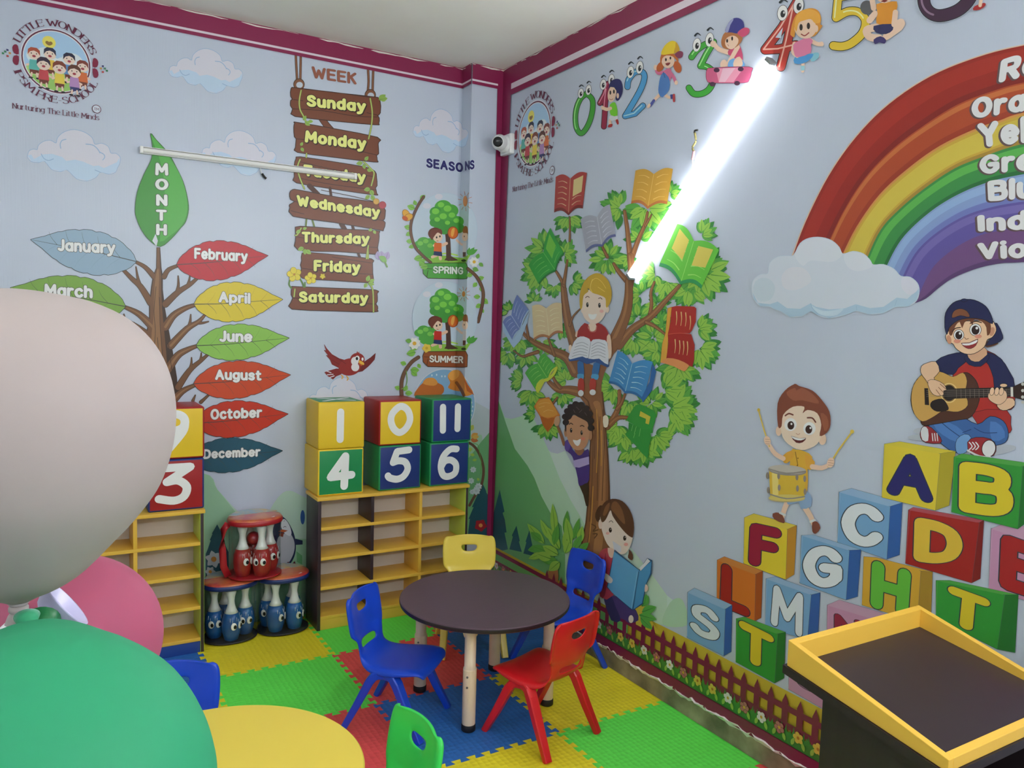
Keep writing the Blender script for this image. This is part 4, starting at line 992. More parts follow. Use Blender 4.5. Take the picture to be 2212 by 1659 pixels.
# --- seasons column, printed across the wall and the pilaster
p = LP('B', .001)
p.text('SEASO', (1366, 1112), (1702, 1158), (1366, 1028), (1702, 1074), '#23225f', 10, ('#bfc8d6', 15)); p.text('NS', (1722, 1142), (1806, 1126), (1720, 1056), (1806, 1044), '#23225f', 10, ('#bfc8d6', 15), sp=20)
p.zoom(*ZM['D'])
def scene(p, dy, shirt, ribbon, sun):
    y = lambda v: v + dy
    p.ell(1535, y(500), 300, 345, '#a9bccc', n=40); p.ell(1535, y(500), 296, 341, '#b3c2d0', n=40)
    p.ell(1480, y(190), 36, 26, '#c6c6d2'); p.ell(1370, y(275), 36, 26, '#c6c6d2')
    p.poly([(1330, y(770)), (1350, y(735)), (1480, y(725)), (1700, y(755)), (1790, y(700)), (1725, y(800)), (1400, y(800))], '#86b548', 0); p.line([(1480, y(720)), (1560, y(712)), (1650, y(730))], 14, '#a9cc5a')
    for a, b, r in ((1300, 630, 45), (1340, 610, 60), (1400, 620, 60), (1370, 680, 75), (1400, 710, 60)): p.ell(a, y(b), r, r * .8, '#4d9a42')
    for a, b in ((1310, 620), (1360, 600), (1400, 640)): p.ell(a, y(b), 26, 20, '#72b84e')
    p.line([(1545, y(440)), (1562, y(560)), (1568, y(660)), (1570, y(760))], 40, '#4c3128', 4, 46); p.line([(1525, y(450)), (1555, y(540))], 24, '#4c3128', 3); p.poly([(1530, y(775)), (1560, y(735)), (1590, y(735)), (1660, y(775)), (1600, y(782))], '#4c3128')
    for a, b, r, q in ((1520, 290, 80, 0), (1590, 320, 70, 0), (1450, 330, 55, 1), (1470, 380, 75, 0), (1560, 400, 95, 0), (1650, 420, 60, 0), (1440, 430, 45, 1), (1490, 450, 60, 1), (1580, 460, 60, 1), (1660, 480, 55, 1), (1530, 500, 45, 1)): p.ell(a, y(b), r, r * .85, '#4a9c3c' if not q else '#3f8f3a')
    for a, b, r in ((1500, 265, 30), (1450, 325, 34), (1560, 300, 36), (1600, 360, 30), (1520, 370, 34), (1465, 400, 26), (1640, 410, 26), (1560, 430, 24)): p.ell(a, y(b), r, r * .8, '#74bf48')
    p.ell(1610, y(522), 50, 58, '#8a3a1c'); p.ell(1610, y(522), 44, 52, '#c86424'); p.poly([(1590, y(540)), (1600, y(490)), (1625, y(480)), (1620, y(530)), (1605, y(560))], '#e0a04a', 3)
    # boy
    p.line([(1440, y(640)), (1500, y(640)), (1550, y(620))], 28, '#d8b49c'); p.line([(1460, y(730)), (1420, y(745))], 26, '#d8b49c'); p.line([(1490, y(730)), (1495, y(762))], 28, '#d8b49c')
    p.poly([(1440, y(612)), (1505, y(616)), (1506, y(700)), (1432, y(694))], shirt); p.poly([(1436, y(692)), (1508, y(698)), (1512, y(740)), (1430, y(728))], '#22305a')
    p.ell(1445, y(530), 64, 56, '#5f2f24'); p.ell(1470, y(562), 44, 46, '#dcbfa8'); p.poly([(1400, y(545)), (1420, y(490)), (1500, y(490)), (1508, y(540)), (1470, y(520)), (1435, y(560)), (1415, y(590))], '#6b3528', 3)
    p.ell(1460, y(565), 7, 10, '#2a1a18'); p.ell(1490, y(556), 7, 10, '#2a1a18'); p.line([(1462, y(596)), (1475, y(598))], 5, '#a84a3a', 0)
    # girl on the fold
    p.line([(1645, y(590)), (1690, y(630)), (1715, y(620))], 20, '#d6b8a6'); p.poly([(1700, y(610)), (1735, y(608)), (1730, y(705)), (1698, y(705))], '#c9c6c8'); p.poly([(1700, y(700)), (1728, y(700)), (1726, y(742)), (1700, y(744))], '#5a2f2a')
    p.ell(1720, y(560), 26, 42, '#dcc0ac'); p.poly([(1700, y(520)), (1712, y(465)), (1742, y(470)), (1748, y(540)), (1738, y(525))], '#8a5430', 3); p.ell(1714, y(556), 4, 8, '#2a1a18'); p.ell(1708, y(778), 22, 12, '#22301c')
    for a, l in ((-80, 70), (-50, 90), (-30, 100), (-100, 50)): p.leaf(1750, y(725), l, l * .2, a, '#4f9a40')
    p.poly([(1335, y(842)), (1350, y(805)), (1725, y(800)), (1742, y(835)), (1738, y(940)), (1700, y(945)), (1380, y(938)), (1338, y(895))], ribbon, 0, '#33201a', 10)
    p.line([(1380, y(870)), (1370, y(930))], 5, '#33201a'); p.line([(1345, y(850)), (1420, y(855))], 4, '#33201a')
    p.ell(sun[0], sun[1], sun[2], sun[3], '#c97c36')
    for k in range(10):
        a = 2 * PI * k / 10 + .2; p.line([(sun[0] + (sun[2] + 14) * math.cos(a), sun[1] + (sun[3] + 10) * math.sin(a)), (sun[0] + (sun[2] + 46) * math.cos(a), sun[1] + (sun[3] + 40) * math.sin(a))], 4, '#b3683a', 0)
def vine(p, t, w, lv):
    for x, y, l, a in lv: p.leaf(x, y, l, l * .36, a, '#7ab04c', '#4a7a30')
    p.line(t, w + 7, '#35241c', 5); p.line(t, w, '#6a4a38', 5)
scene(p, 0, '#cf6529', '#4d9a40', (1722, 232, 20, 50)); vine(p, '1340,192 1280,290 1228,420 1224,530 1262,650 1330,730 1405,795', 20, [(1310, 215, 60, -40), (1260, 300, 75, 200), (1270, 270, 50, -110), (1225, 480, 65, 195), (1225, 520, 55, 150), (1240, 600, 60, 180), (1255, 640, 55, 160), (1330, 750, 80, 170), (1340, 770, 70, 120), (1380, 830, 70, 170), (1350, 800, 60, 215)])
p.text('SPRING', (1428, 893), (1704, 906), (1428, 830), (1704, 838), '#d5dbd4', 9, ('#2e5a30', 13), sp=22)
for x, y, a in ((1180, 350, 60), (1200, 380, 150)): p.ell(x, y, 42, 28, '#cf9a34', a, '#8a5a1c', 4)
p.ell(1170, 390, 28, 20, '#b8541c', 30)
vine(p, '1745,852 1830,930 1885,1050 1882,1170 1842,1340', 24, [(1790, 900, 60, 160), (1840, 950, 60, -20), (1830, 980, 55, 130), (1870, 1060, 50, -90), (1880, 1130, 70, 40), (1870, 1180, 60, 150), (1860, 1110, 60, 180), (1870, 1220, 45, 60)])
daisy(p, 1805, 790, 50, '#d2d4d2', '#d3a93a', 8); p.leaf(1830, 760, 50, 18, -70, '#6aa048'); p.leaf(1850, 800, 50, 18, 40, '#6aa048'); p.leaf(1790, 850, 60, 22, 20, '#6aa048')
scene(p, 812, '#b82a22', '#8c4a2a', (1708, 1085, 15, 26))
p.zoom(*ZM['E'])
p.text('SUMMER', (1362, 364), (1682, 374), (1362, 300), (1682, 308), '#d8d6d0', 9, ('#4a2416', 13), sp=21)
vine(p, '1255,318 1190,365 1130,450 1098,540 1094,640 1100,720', 30, [(1140, 385, 60, 200), (1180, 440, 85, 0), (1190, 450, 70, 40), (1250, 380, 50, 60), (1085, 620, 60, 200), (1130, 660, 70, 0), (1120, 640, 60, -60), (1230, 270, 90, 170), (1250, 240, 90, 210)])
p.line('1140,450 1148,540 1130,600 1095,620', 8, '#6f9a48'); daisy(p, 1218, 185, 62, '#d6d6d2', '#d3a43a', 8); p.leaf(1190, 165, 60, 22, 190, '#6aa048'); daisy(p, 1335, 230, 46, '#d3b64a', '#c09a30', 5, 30, .5)
# autumn globe behind the cubes
p.ell(1505, 760, 296, 335, '#c3c6d0', 0, n=44); p.ell(1505, 760, 288, 326, '#7ba3c6', 0, n=44)
p.poly('1215,680 1260,600 1300,560 1330,520 1400,520 1440,560 1490,590 1500,640 1460,680 1300,720', '#b4632c', 3); p.poly('1300,570 1330,520 1400,515 1440,560 1400,590', '#cf8a40', 3)
p.poly('1535,500 1570,450 1640,440 1690,500 1730,580 1780,660 1700,690 1690,650 1620,640 1540,610 1560,560', '#c67c32', 3); p.poly('1540,500 1570,450 1640,440 1640,500 1580,540', '#d79c4c', 3); p.line('1620,560 1660,620 1690,680', 30, '#7a4424'); p.poly('1690,520 1790,680 1720,640', '#a8522a')
for x, y in ((1385, 490), (1430, 485), (1480, 500), (1510, 500), (1770, 830), (1760, 870), (1775, 790), (1750, 910), (1765, 750)): p.ell(x, y, 6, 10, '#c9d2dc')
p.build('printed_seasons', wall_back, 'column of round season pictures with vines')

# --- red bird
p = LP('E', .0012)
for t in ('520,490 535,505 525,520', '570,500 585,520 575,535'): p.line(t, 12, '#cf9a4a', 3)
p.poly('358,460 400,445 470,425 530,430 520,480 470,500 440,530 400,505 380,490', '#7a1f1e'); 
for t in ('380,450 420,465', '385,485 440,480', '410,510 450,495'): p.line(t, 9, '#cfc6cc', 0)
p.poly('356,197 380,235 430,290 500,330 570,350 610,420 540,470 500,420 430,385 412,340 375,300 395,300 355,250 375,255', '#7d1f1d', 0, '#5a1416', 4)
p.poly('690,420 740,360 800,320 845,280 840,320 835,340 800,380 770,410 720,450 670,460', '#6a1a1b', 0, '#4a1214', 4)
p.ell(600, 410, 108, 82, '#8a2521', -10); p.ell(672, 340, 70, 64, '#8c2622'); p.poly('662,280 672,258 680,275 692,262 690,285', '#8c2622')
p.ell(648, 355, 36, 42, '#d5d2d4'); p.ell(652, 412, 38, 40, '#d5d2d4'); p.ell(672, 328, 22, 26, '#e0e0e2'); p.ell(668, 330, 12, 16, '#1c1214'); p.ell(722, 335, 10, 16, '#e0e0e2')
p.poly('690,345 735,370 732,392 690,372', '#d8a93c', 2); p.poly('688,372 722,392 712,402 690,385', '#b8541c'); p.line('430,300 520,350 560,380', 4, '#5a1416'); p.line('430,345 500,385', 4, '#5a1416')
p.build('printed_bird', wall_back, 'red bird printed above the cubes')
# ------------------------------------------------------------------ numerals with eyes and playing children along the top of the mural wall
SK = '#dcbca6'
def eye(p, x, y, rx, ry, rot=8):
    p.ell(x, y, rx, ry, '#e6e8ea', rot, '#1c2228', 3.5); p.ell(x + rx * .08, y + ry * .12, rx * .5, ry * .48, '#1a1c22', rot); p.ell(x + rx * .3, y - ry * .05, rx * .16, ry * .16, '#e6e8ea')
    p.line([(x - rx * .5, y - ry * 1.4), (x + rx * .2, y - ry * 1.75), (x + rx, y - ry * 1.45)], rx * .5, '#16222c', 4, rx * .2)
def numeral(p, strokes, w, c, hi, lo):
    q = []
    for t in strokes: q.append(p.pts(t))
    cr = [cat_rom(t, t[0] == t[-1], 5) if len(t) > 3 else t for t in q]
    for ww, cc in ((w + 17, '#c8d0da'), (w + 12, '#17262e'), (w, c)):
        p._put([g for t in cr for g in thick(t, ww / 2)], cc); p.up()
    for t in cr:
        m = t[len(t) // 8:len(t) * 3 // 8 + 2]
        if len(m) > 1: p._put(thick([(a - w * .2, b - w * .05) for a, b in m], w * .09), hi); p.up()
p = RP('J', .001)
numeral(p, ['300,895 245,935 205,1020 190,1120 200,1220 240,1275 285,1240 330,1150 355,1040 350,950 300,895'], 44, '#3f9a34', '#9fdc8a', 0)
eye(p, 242, 892, 25, 46); eye(p, 315, 860, 25, 48)
numeral(p, ['425,985 470,900 500,800', '500,800 478,960 470,1100 462,1210'], 46, '#8c2440', '#d890a4', 0); eye(p, 455, 808, 27, 50); eye(p, 533, 762, 27, 52)
numeral(p, ['688,830 700,760 760,690 830,690 850,740 820,840 750,970 665,1110', '665,1110 760,1085 835,1010'], 50, '#4a92c4', '#a8d4ec', 0); eye(p, 716, 690, 31, 56); eye(p, 803, 645, 31, 60)
numeral(p, ['1300,545 1350,480 1430,425 1512,400', '1512,400 1440,520 1385,630', '1385,630 1450,640 1505,690 1510,760 1470,850 1400,895 1320,895 1275,840'], 54, '#3fa03a', '#a4dc94', 0); eye(p, 1350, 430, 36, 64); eye(p, 1472, 380, 37, 66)
# boy hugging the one
p.line('540,1110 520,1160 530,1200', 26, SK, 3); p.line('570,1120 590,1160', 26, SK, 3); p.poly('500,1215 510,1190 545,1185 535,1215', '#a02a2a', 2); p.poly('575,1150 595,1140 605,1180 590,1190', '#a02a2a', 2)
p.poly('515,1110 590,1100 595,1130 560,1150 525,1150', '#c9ccd2', 2); p.poly('520,1000 560,975 582,1010 592,1105 528,1100 520,1050', '#6fbf30', 2); p.line('450,1030 490,1045 525,1035', 32, SK, 3); p.ell(450, 1030, 12, 20, SK)
p.poly('505,870 520,790 570,755 620,765 642,830 635,900 600,960 575,950 580,880 550,820 520,830', '#25265a', 3); p.ell(540, 895, 40, 80, SK, 10); p.ell(595, 915, 12, 26, SK); p.poly('510,830 540,800 585,830 588,880 560,835', '#25265a', 2)
p.ell(524, 885, 8, 20, '#1d1a22'); p.ell(558, 875, 8, 20, '#1d1a22'); p.line('515,945 530,955 548,945', 5, '#9a4a40', 3)
# running girl
p.line('1010,890 960,940 910,1000', 34, SK, 3, 20); p.line('940,960 905,1010', 26, '#4a549a', 0); p.ell(892, 1012, 14, 24, SK, 30); p.line('1040,900 1080,930 1120,930', 32, SK, 3, 22); p.poly('1095,905 1120,900 1125,945 1100,945', '#34407e'); p.poly('1120,905 1140,900 1142,970 1122,970', '#a83a40', 2)
p.line('1090,690 1130,740 1150,790', 36, '#c4688a', 3, 28); p.ell(1153, 790, 16, 22, SK); p.line('1040,690 980,700 960,660', 34, '#c4688a', 3, 26); p.ell(958, 645, 20, 26, SK)
p.poly('1030,680 1090,650 1110,700 1090,780 1010,800 1010,740', '#c4688a', 2); p.poly('1000,740 1030,690 1065,720 1090,760 1085,860 1020,930 985,890 985,820', '#4a74b0', 2); p.line('1030,690 1045,740', 8, '#34568a', 0)
p.ell(1000, 640, 32, 50, '#b0582a', 25); p.ell(1165, 640, 36, 58, '#b0582a', -20); p.ell(1075, 580, 62, 72, SK); p.poly('1000,590 1010,520 1080,500 1160,530 1175,600 1150,570 1120,540 1060,530 1020,560 1010,620', '#b8642c', 2)
p.ell(1055, 570, 8, 16, '#22181a'); p.ell(1098, 555, 8, 14, '#22181a'); p.poly('1050,605 1098,598 1080,625 1062,625', '#7a2a2c', 2)
p.poly('1010,520 1040,440 1100,392 1150,400 1180,450 1178,500 1100,515', '#d8bc2e', 3); p.poly('1150,400 1180,450 1178,500 1130,510 1145,450', '#c0962a', 2); p.poly('1140,520 1180,488 1218,500 1210,545 1170,555', '#7c3450', 3)
# skater
p.line('1510,410 1560,470 1650,500', 42, SK, 3, 46); p.ell(1508, 420, 30, 32, SK)
p.poly('1660,470 1740,420 1775,470 1790,570 1720,560 1650,520', '#c04a6e', 2); p.line('1740,450 1690,540 1640,620', 44, SK, 3, 34); p.poly('1650,600 1690,560 1790,580 1800,640 1660,650', '#6a9ed0', 2); p.poly('1700,640 1710,570 1760,540 1790,600 1770,640', SK, 2); p.ell(1605, 610, 30, 42, SK, 20)
p.poly('1440,720 1450,665 1500,650 1850,640 1870,690 1850,760 1800,790 1500,790 1450,770', '#c05a7e', 3, '#6a2440', 8); p.poly('1530,655 1800,645 1700,785 1560,785', '#d890a8'); p.poly('1600,652 1720,648 1620,785 1560,785', '#e2b0c0')
for a, b in ((1540, 670), (1770, 660), (1500, 805), (1735, 795)): p.ell(a, b, 28, 22, '#4a2a44')
p.poly('1590,440 1585,380 1620,310 1700,310 1780,340 1780,390 1740,440 1680,470 1620,465', '#a86a3e', 3); p.poly('1640,360 1700,340 1745,370 1740,420 1690,470 1640,455 1620,410', SK, 3); p.ell(1640, 390, 9, 18, '#2a1c20'); p.ell(1688, 368, 9, 20, '#2a1c20'); p.line('1645,425 1655,440', 5, '#a05a4a', 0)
p.poly('1622,305 1640,240 1690,180 1750,172 1795,210 1800,290 1740,320 1680,310', '#34357e', 3); p.poly('1622,305 1640,240 1690,180 1700,190 1670,240 1650,305', '#8f94b8', 2); p.poly('1740,310 1800,265 1850,275 1845,320 1790,355 1760,340', '#c04a6e', 3)
p.zoom(*ZM['K'])
numeral(p, ['545,20 440,200 315,365', '315,365 420,360 540,330', '530,60 480,300 430,490'], 62, '#a6322a', '#e8a898', 0)
p.poly('390,275 445,200 430,280', '#b8c4d0'); eye(p, 442, 95, 36, 56); eye(p, 560, 42, 36, 58)
numeral(p, ['960,-40 850,-20 835,130', '835,130 920,85 1000,90 1050,150 1030,240 950,315 880,340 815,335'], 58, '#d4b636', '#f0e0a0', 0)
numeral(p, ['1560,-180 1490,-80 1480,20 1520,90 1600,115 1720,80 1800,10 1840,-80 1800,-150 1640,-120'], 84, '#40283f', '#8a7088', 0)
# girl in pink beside the four
p.line('590,455 595,490 590,520', 24, SK, 3); p.line('640,430 680,420 700,410', 26, SK, 3); p.poly('575,485 605,480 605,515 580,518', '#8fc0cc'); p.poly('650,395 705,385 708,420 670,450 645,440', '#7fb8c8', 2)
p.poly('535,415 640,395 670,400 640,440 590,465 530,465', '#4a90c8', 2); p.line('530,320 520,380 550,410', 30, SK, 3); p.line('640,290 690,320 730,325', 30, SK, 3); p.ell(728, 322, 16, 18, SK)
p.poly('520,330 560,300 630,275 665,300 650,330 650,385 560,420 530,400', '#d0789a', 2)
p.poly('500,240 520,150 560,90 640,60 700,75 725,130 720,180 735,185 715,220 680,260 640,270 560,260 540,200 530,270 505,260', '#cf8a30', 3); p.ell(610, 205, 80, 78, SK); p.ell(690, 210, 14, 26, SK); p.poly('530,190 550,110 620,65 700,90 720,160 680,170 650,140 600,150 560,170 545,230', '#dba040', 3)
p.ell(578, 200, 12, 24, '#241a1c'); p.ell(632, 190, 12, 24, '#241a1c'); p.line('580,250 605,262 635,240', 8, '#8a2c2c', 3)
# boy in orange sitting by the five
p.ell(1060, 55, 48, 52, '#55565a'); p.line('1120,100 1080,150', 46, SK, 0); p.line('1100,0 1110,60', 40, SK, 0)
p.line('1130,200 1060,220 1080,270 1150,280', 56, SK, 4); p.line('1240,210 1310,160 1300,200 1200,270', 50, SK, 4)
p.poly('1130,30 1200,20 1280,10 1275,90 1235,190 1130,170 1140,100', '#cf8a2c', 2); p.poly('1110,190 1240,175 1250,220 1200,250 1130,240', '#2c2d58', 2); p.line('1270,90 1260,180', 40, SK, 0); p.poly('1110,290 1160,265 1200,290 1190,320 1150,310 1120,325', '#3c3468', 2)
p.ell(1190, -50, 70, 72, SK); p.poly('1160,10 1190,18 1215,5 1190,-5', '#7a2a2a'); p.poly('1120,-60 1140,-130 1240,-130 1260,-60 1230,-90 1160,-90', '#5a3424', 3)
p.poly('1840,75 1850,45 1920,20 1930,40 1890,70', '#a02c2c', 2); p.line('1890,40 1900,-20', 26, SK, 0)
p.build('printed_numerals', wall_right, 'row of numerals with eyes and playing children')

# ------------------------------------------------------------------ rainbow
p = RP('L', .001)
RB = [ # outer edges of the bands, from the cloud up and over to beyond the frame (picture points)
 [(1712, 555), (1740, 480), (1790, 380), (1850, 295), (1920, 225), (2010, 165), (2110, 124), (2212, 98), (2400, 66)],
 [(1780, 545), (1820, 460), (1868, 385), (1925, 325), (1990, 275), (2070, 225), (2150, 195), (2212, 178), (2400, 142)],
 [(1815, 560), (1850, 490), (1900, 420), (1960, 365), (2030, 315), (2110, 277), (2160, 260), (2212, 243), (2400, 205)],
 [(1866, 575), (1900, 500), (1945, 450), (2000, 405), (2060, 365), (2120, 340), (2212, 310), (2400, 272)],
 [(1908, 590), (1945, 520), (2000, 465), (2060, 425), (2130, 395), (2212, 376), (2400, 345)],
 [(1940, 620), (1975, 550), (2020, 505), (2080, 468), (2140, 448), (2212, 435), (2400, 410)],
 [(1980, 650), (2010, 585), (2050, 545), (2100, 515), (2150, 500), (2212, 492), (2400, 470)],
 [(1975, 655), (2000, 645), (2030, 620), (2060, 600), (2110, 580), (2160, 569), (2212, 566), (2400, 552)]]
p.zoom(*ZM['X'])
def rb(i, j, c, lo=0, hi=1):
    A, B = cat_rom(RB[i], False, 5), cat_rom(RB[j], False, 5)
    n = 40; f = lambda L, t: (lambda u: tuple(L[int(u)][q] + (L[min(int(u) + 1, len(L) - 1)][q] - L[int(u)][q]) * (u - int(u)) for q in (0, 1)))(t * (len(L) - 1) * .9999)
    mix = lambda t, s: tuple(f(A, t)[q] * (1 - s) + f(B, t)[q] * s for q in (0, 1))
    p._put([[mix(k / n, lo) for k in range(n + 1)] + [mix(k / n, hi) for k in range(n, -1, -1)]], c); p.up()
p.line(cat_rom(RB[0], False, 4), 5, '#c9b09a', 0)
rb(0, 1, '#8f2a22'); rb(0, 1, '#9c3026', .1, .5); rb(0, 1, '#7c2622', .85, 1)
rb(1, 2, '#a4472a'); rb(1, 2, '#b8683a', .05, .22); rb(1, 2, '#943a26', .8, 1)
rb(2, 3, '#bd9c3e'); rb(2, 3, '#c6b24a', .18, .8); rb(2, 3, '#c2884a', 0, .08); rb(2, 3, '#a08038', .88, 1)
rb(3, 4, '#3c8646'); rb(3, 4, '#58a84e', .1, .4); rb(3, 4, '#2c6a3c', .85, 1)
rb(4, 5, '#7d93c0'); rb(4, 5, '#8aa6cc', .08, .4); rb(4, 5, '#6a74b0', .75, 1)
rb(5, 6, '#5c5296'); rb(5, 6, '#6e64a4', .1, .4); rb(6, 7, '#6a4a78'); rb(6, 7, '#83587e', .12, .45); rb(6, 7, '#553c68', .85, 1)
WD = [('Red', (2158, 178), (2292, 146), (2164, 130), (2300, 88)), ('Orange', (2100, 256), (2330, 222), (2100, 214), (2340, 168)), ('Yellow', (2118, 318), (2330, 295), (2112, 268), (2335, 232)), ('Green', (2118, 376), (2310, 360), (2116, 338), (2315, 306)),
      ('Blue', (2136, 434), (2272, 424), (2134, 392), (2275, 374)), ('Indigo', (2114, 500), (2330, 490), (2112, 466), (2334, 440)), ('Violet', (2116, 560), (2310, 553), (2112, 526), (2314, 505))]
for t, *q in WD: p.text(t, *q, '#cfd0d2', 11, None, sp=26, sh=(-3, 2, '#5c4a4c', 13.5))
p.zoom(*ZM['L'])
p.poly('155,870 165,790 220,745 275,738 290,660 350,612 420,605 470,600 520,510 590,470 680,465 760,490 815,540 842,590 920,570 1000,590 1050,640 1072,672 1150,670 1230,705 1280,758 1350,765 1405,810 1420,870 1400,940 1340,985 1235,990 1150,1035 1040,1045 945,1018 860,1050 740,1075 650,1050 600,1022 530,1060 440,1065 370,1020 330,1010 290,985 220,985 170,930', '#c2cad6', 3, '#b4c4d2', 6)
p.poly('160,880 200,960 290,970 350,950 420,1000 520,1005 595,965 640,990 740,1010 860,1000 940,970 1050,1000 1150,990 1250,920 1330,930 1415,850 1418,880 1400,940 1340,985 1235,990 1150,1035 1040,1045 945,1018 860,1050 740,1075 650,1050 600,1022 530,1060 440,1065 370,1020 330,1010 290,985 220,985 170,930', '#a3bcd0', 0)
p.poly('480,600 530,510 600,475 680,470 760,495 815,545 835,600 760,650 600,640 540,680', '#c9cfd9', 3); p.poly('850,600 920,575 1000,595 1050,645 1060,690 960,720 880,690', '#c9cfd9', 3); p.poly('1290,770 1350,768 1400,815 1410,860 1350,900 1290,850', '#c9cbd8', 3); p.poly('380,760 430,700 520,690 580,730 600,800 500,860 400,850', '#c9ccd6', 3)
p.poly('600,975 640,1000 700,1020 780,1015 850,1000 800,1050 720,1060 650,1035', '#b7cad8', 3); p.poly('165,880 180,800 240,770 300,790 330,850 300,930 220,950', '#b9c6d2', 3)
p.line('600,965 612,1000 650,1040', 6, '#94b2c8', 3); p.line('945,985 948,1015', 6, '#94b2c8', 0); p.line('1235,985 1250,940', 5, '#94b2c8', 0)
p.build('printed_rainbow', wall_right, 'rainbow on a cloud with the names of its colours')

# ------------------------------------------------------------------ boy with guitar
p = RP('M', .002)
OL = '#15161c'; NV = '#22254c'
p.ell(1170, 890, 45, 20, '#a8aeb8'); p.ell(1620, 1010, 140, 30, '#a8aeb8', -8); p.ell(1180, 930, 90, 20, '#a8aeb8')
p.poly('1510,400 1580,395 1670,450 1730,560 1750,620 1745,740 1690,760 1540,790 1420,790 1380,700 1370,500 1420,400', '#a52c26', 2, OL, 7)
p.poly('1265,460 1340,420 1440,405 1470,440 1400,500 1370,540 1285,520', NV, 2, OL, 6); p.poly('1570,400 1660,440 1715,520 1748,610 1640,660 1620,560 1590,480 1550,430', NV, 2, OL, 6)
p.poly('1480,780 1700,760 1725,850 1720,900 1600,900', '#9c2a26', 2, OL, 5)
# crossed legs
p.poly('1230,830 1280,790 1400,790 1520,850 1600,800 1680,830 1710,900 1690,960 1600,980 1500,960 1440,940 1400,1020 1340,1000 1260,930 1225,880', '#3a5f98', 3, OL, 7); p.poly('1250,850 1330,830 1440,900 1400,960 1300,910', '#4a74b0', 2); p.poly('1600,830 1670,860 1690,930 1610,950', '#4a74b0', 2)
for t in ('1290,830 1350,880 1420,930', '1500,870 1560,900 1640,900', '1430,900 1480,880'): p.line(t, 5, '#22406e', 3)
p.poly('1395,940 1440,910 1480,930 1450,1020 1400,1030 1385,990', '#6a94c4', 2, OL, 5)
p.poly('1170,890 1190,860 1235,870 1290,930 1290,965 1200,960 1170,930', '#8c2a30', 2, OL, 6); p.poly('1170,890 1190,862 1215,880 1215,950 1180,945', '#c9cbce', 2)
for a in (1240, 1255, 1270): p.line([(a, 905), (a + 5, 950)], 6, '#d0d0d2', 0)
p.poly('1460,960 1510,930 1600,940 1635,985 1620,1040 1560,1050 1480,1030', '#942a30', 2, OL, 6); p.ell(1590, 998, 40, 50, '#d2d2d4', 10, OL, 4); p.line('1460,1010 1530,1045 1600,1052', 12, '#c9c9cc', 3)
for a in (1470, 1490, 1510): p.line([(a, 960), (a + 18, 985), (a, 1005)], 7, '#d6d6d8', 2)
# guitar
p.poly('1165,810 1180,850 1230,850 1400,820 1480,800 1530,700 1520,600 1480,545 1440,530 1380,560 1300,530 1200,530 1130,600 1110,700 1130,780', '#4c2c20', 3, OL, 7)
p.poly('1112,700 1125,610 1180,540 1250,520 1310,530 1370,555 1430,530 1455,580 1445,650 1460,730 1400,770 1310,765 1250,800 1180,830 1130,780', '#bf9650', 3, OL, 4)
p.ell(1345, 655, 54, 62, '#d3b878'); p.ell(1345, 655, 46, 54, '#7a5a30'); p.ell(1345, 655, 40, 48, '#1e1612'); p.poly('1240,705 1300,690 1330,720 1340,760 1270,770 1230,740', '#241a18', 3); p.poly('1192,625 1215,625 1222,730 1195,728', '#241a18')
p.poly('1330,630 1740,620 1742,676 1330,690', '#2a211e', 0, OL, 3)
for k in range(12): p.line([(1390 + k * 28, 632), (1391 + k * 28, 684)], 3, '#6a6058', 0)
for k in range(4): p.line([(1205, 640 + k * 12), (1740, 632 + k * 11)], 1.6, '#8a8078', 0)
p.poly('1725,618 1740,618 1742,678 1726,678', '#d0cdc4'); p.poly('1745,615 1800,590 1850,580 1850,700 1800,695 1745,680', '#33221c', 0, OL, 4)
for a, b in ((1800, 600), (1800, 680), (1800, 640), (1800, 712)): p.ell(a, b, 10, 10, '#b4b4b0')
# arms and hands
p.poly('1262,462 1285,520 1250,560 1260,590 1230,610 1200,570 1172,530 1175,490 1210,470', '#d4b090', 2, OL, 6); p.poly('1215,580 1260,575 1310,600 1328,635 1310,640 1310,665 1290,670 1270,672 1245,660 1225,630', '#d4b090', 2, OL, 5)
for t in ('1290,600 1325,630', '1280,620 1308,650', '1265,635 1290,668'): p.line(t, 4, '#8a5a40', 0)
p.poly('1640,720 1690,690 1740,690 1750,730 1700,760 1660,755', '#d4b090', 2, OL, 6); p.poly('1590,660 1620,635 1690,640 1700,690 1660,725 1620,715 1590,690', '#d4b090', 3, OL, 5)
for a in (1610, 1640, 1668): p.ell(a, 645, 13, 24, '#dcb898', 10, OL, 2.5)
p.ell(1682, 608, 22, 10, '#d4b090', 0, OL, 3)
# head
p.poly('1460,420 1470,390 1560,370 1580,420 1530,465 1480,455', '#c89c7c', 2, OL, 4); p.poly('1455,425 1480,455 1530,462 1580,420 1590,440 1540,490 1470,480 1440,440', NV, 2, OL, 4)
p.poly('1560,340 1620,330 1650,350 1600,370 1570,370', '#5a3424', 2); p.poly('1600,240 1640,225 1675,300 1670,325 1640,345 1575,360 1600,320', NV, 2, OL, 6)
p.poly('1325,300 1345,270 1360,220 1590,210 1625,230 1635,270 1610,310 1580,325 1560,370 1500,410 1440,410 1390,380 1370,350 1335,335', '#dcb896', 3, OL, 7)
p.ell(1345, 325, 14, 28, '#c08a6c', -10); p.ell(1610, 275, 16, 28, '#c08a6c', 15)
p.poly('1345,290 1350,230 1400,190 1560,190 1600,215 1600,280 1580,300 1575,250 1550,215 1500,200 1490,240 1470,205 1440,220 1425,255 1410,215 1385,240 1370,280 1360,300', '#6a3e28', 2)
p.poly('1320,235 1325,160 1370,100 1430,80 1500,82 1570,120 1605,180 1612,225 1560,200 1480,190 1400,205 1345,250 1332,290 1322,260', NV, 3, OL, 7); p.ell(1438, 82, 18, 8, NV, 0, OL, 3)
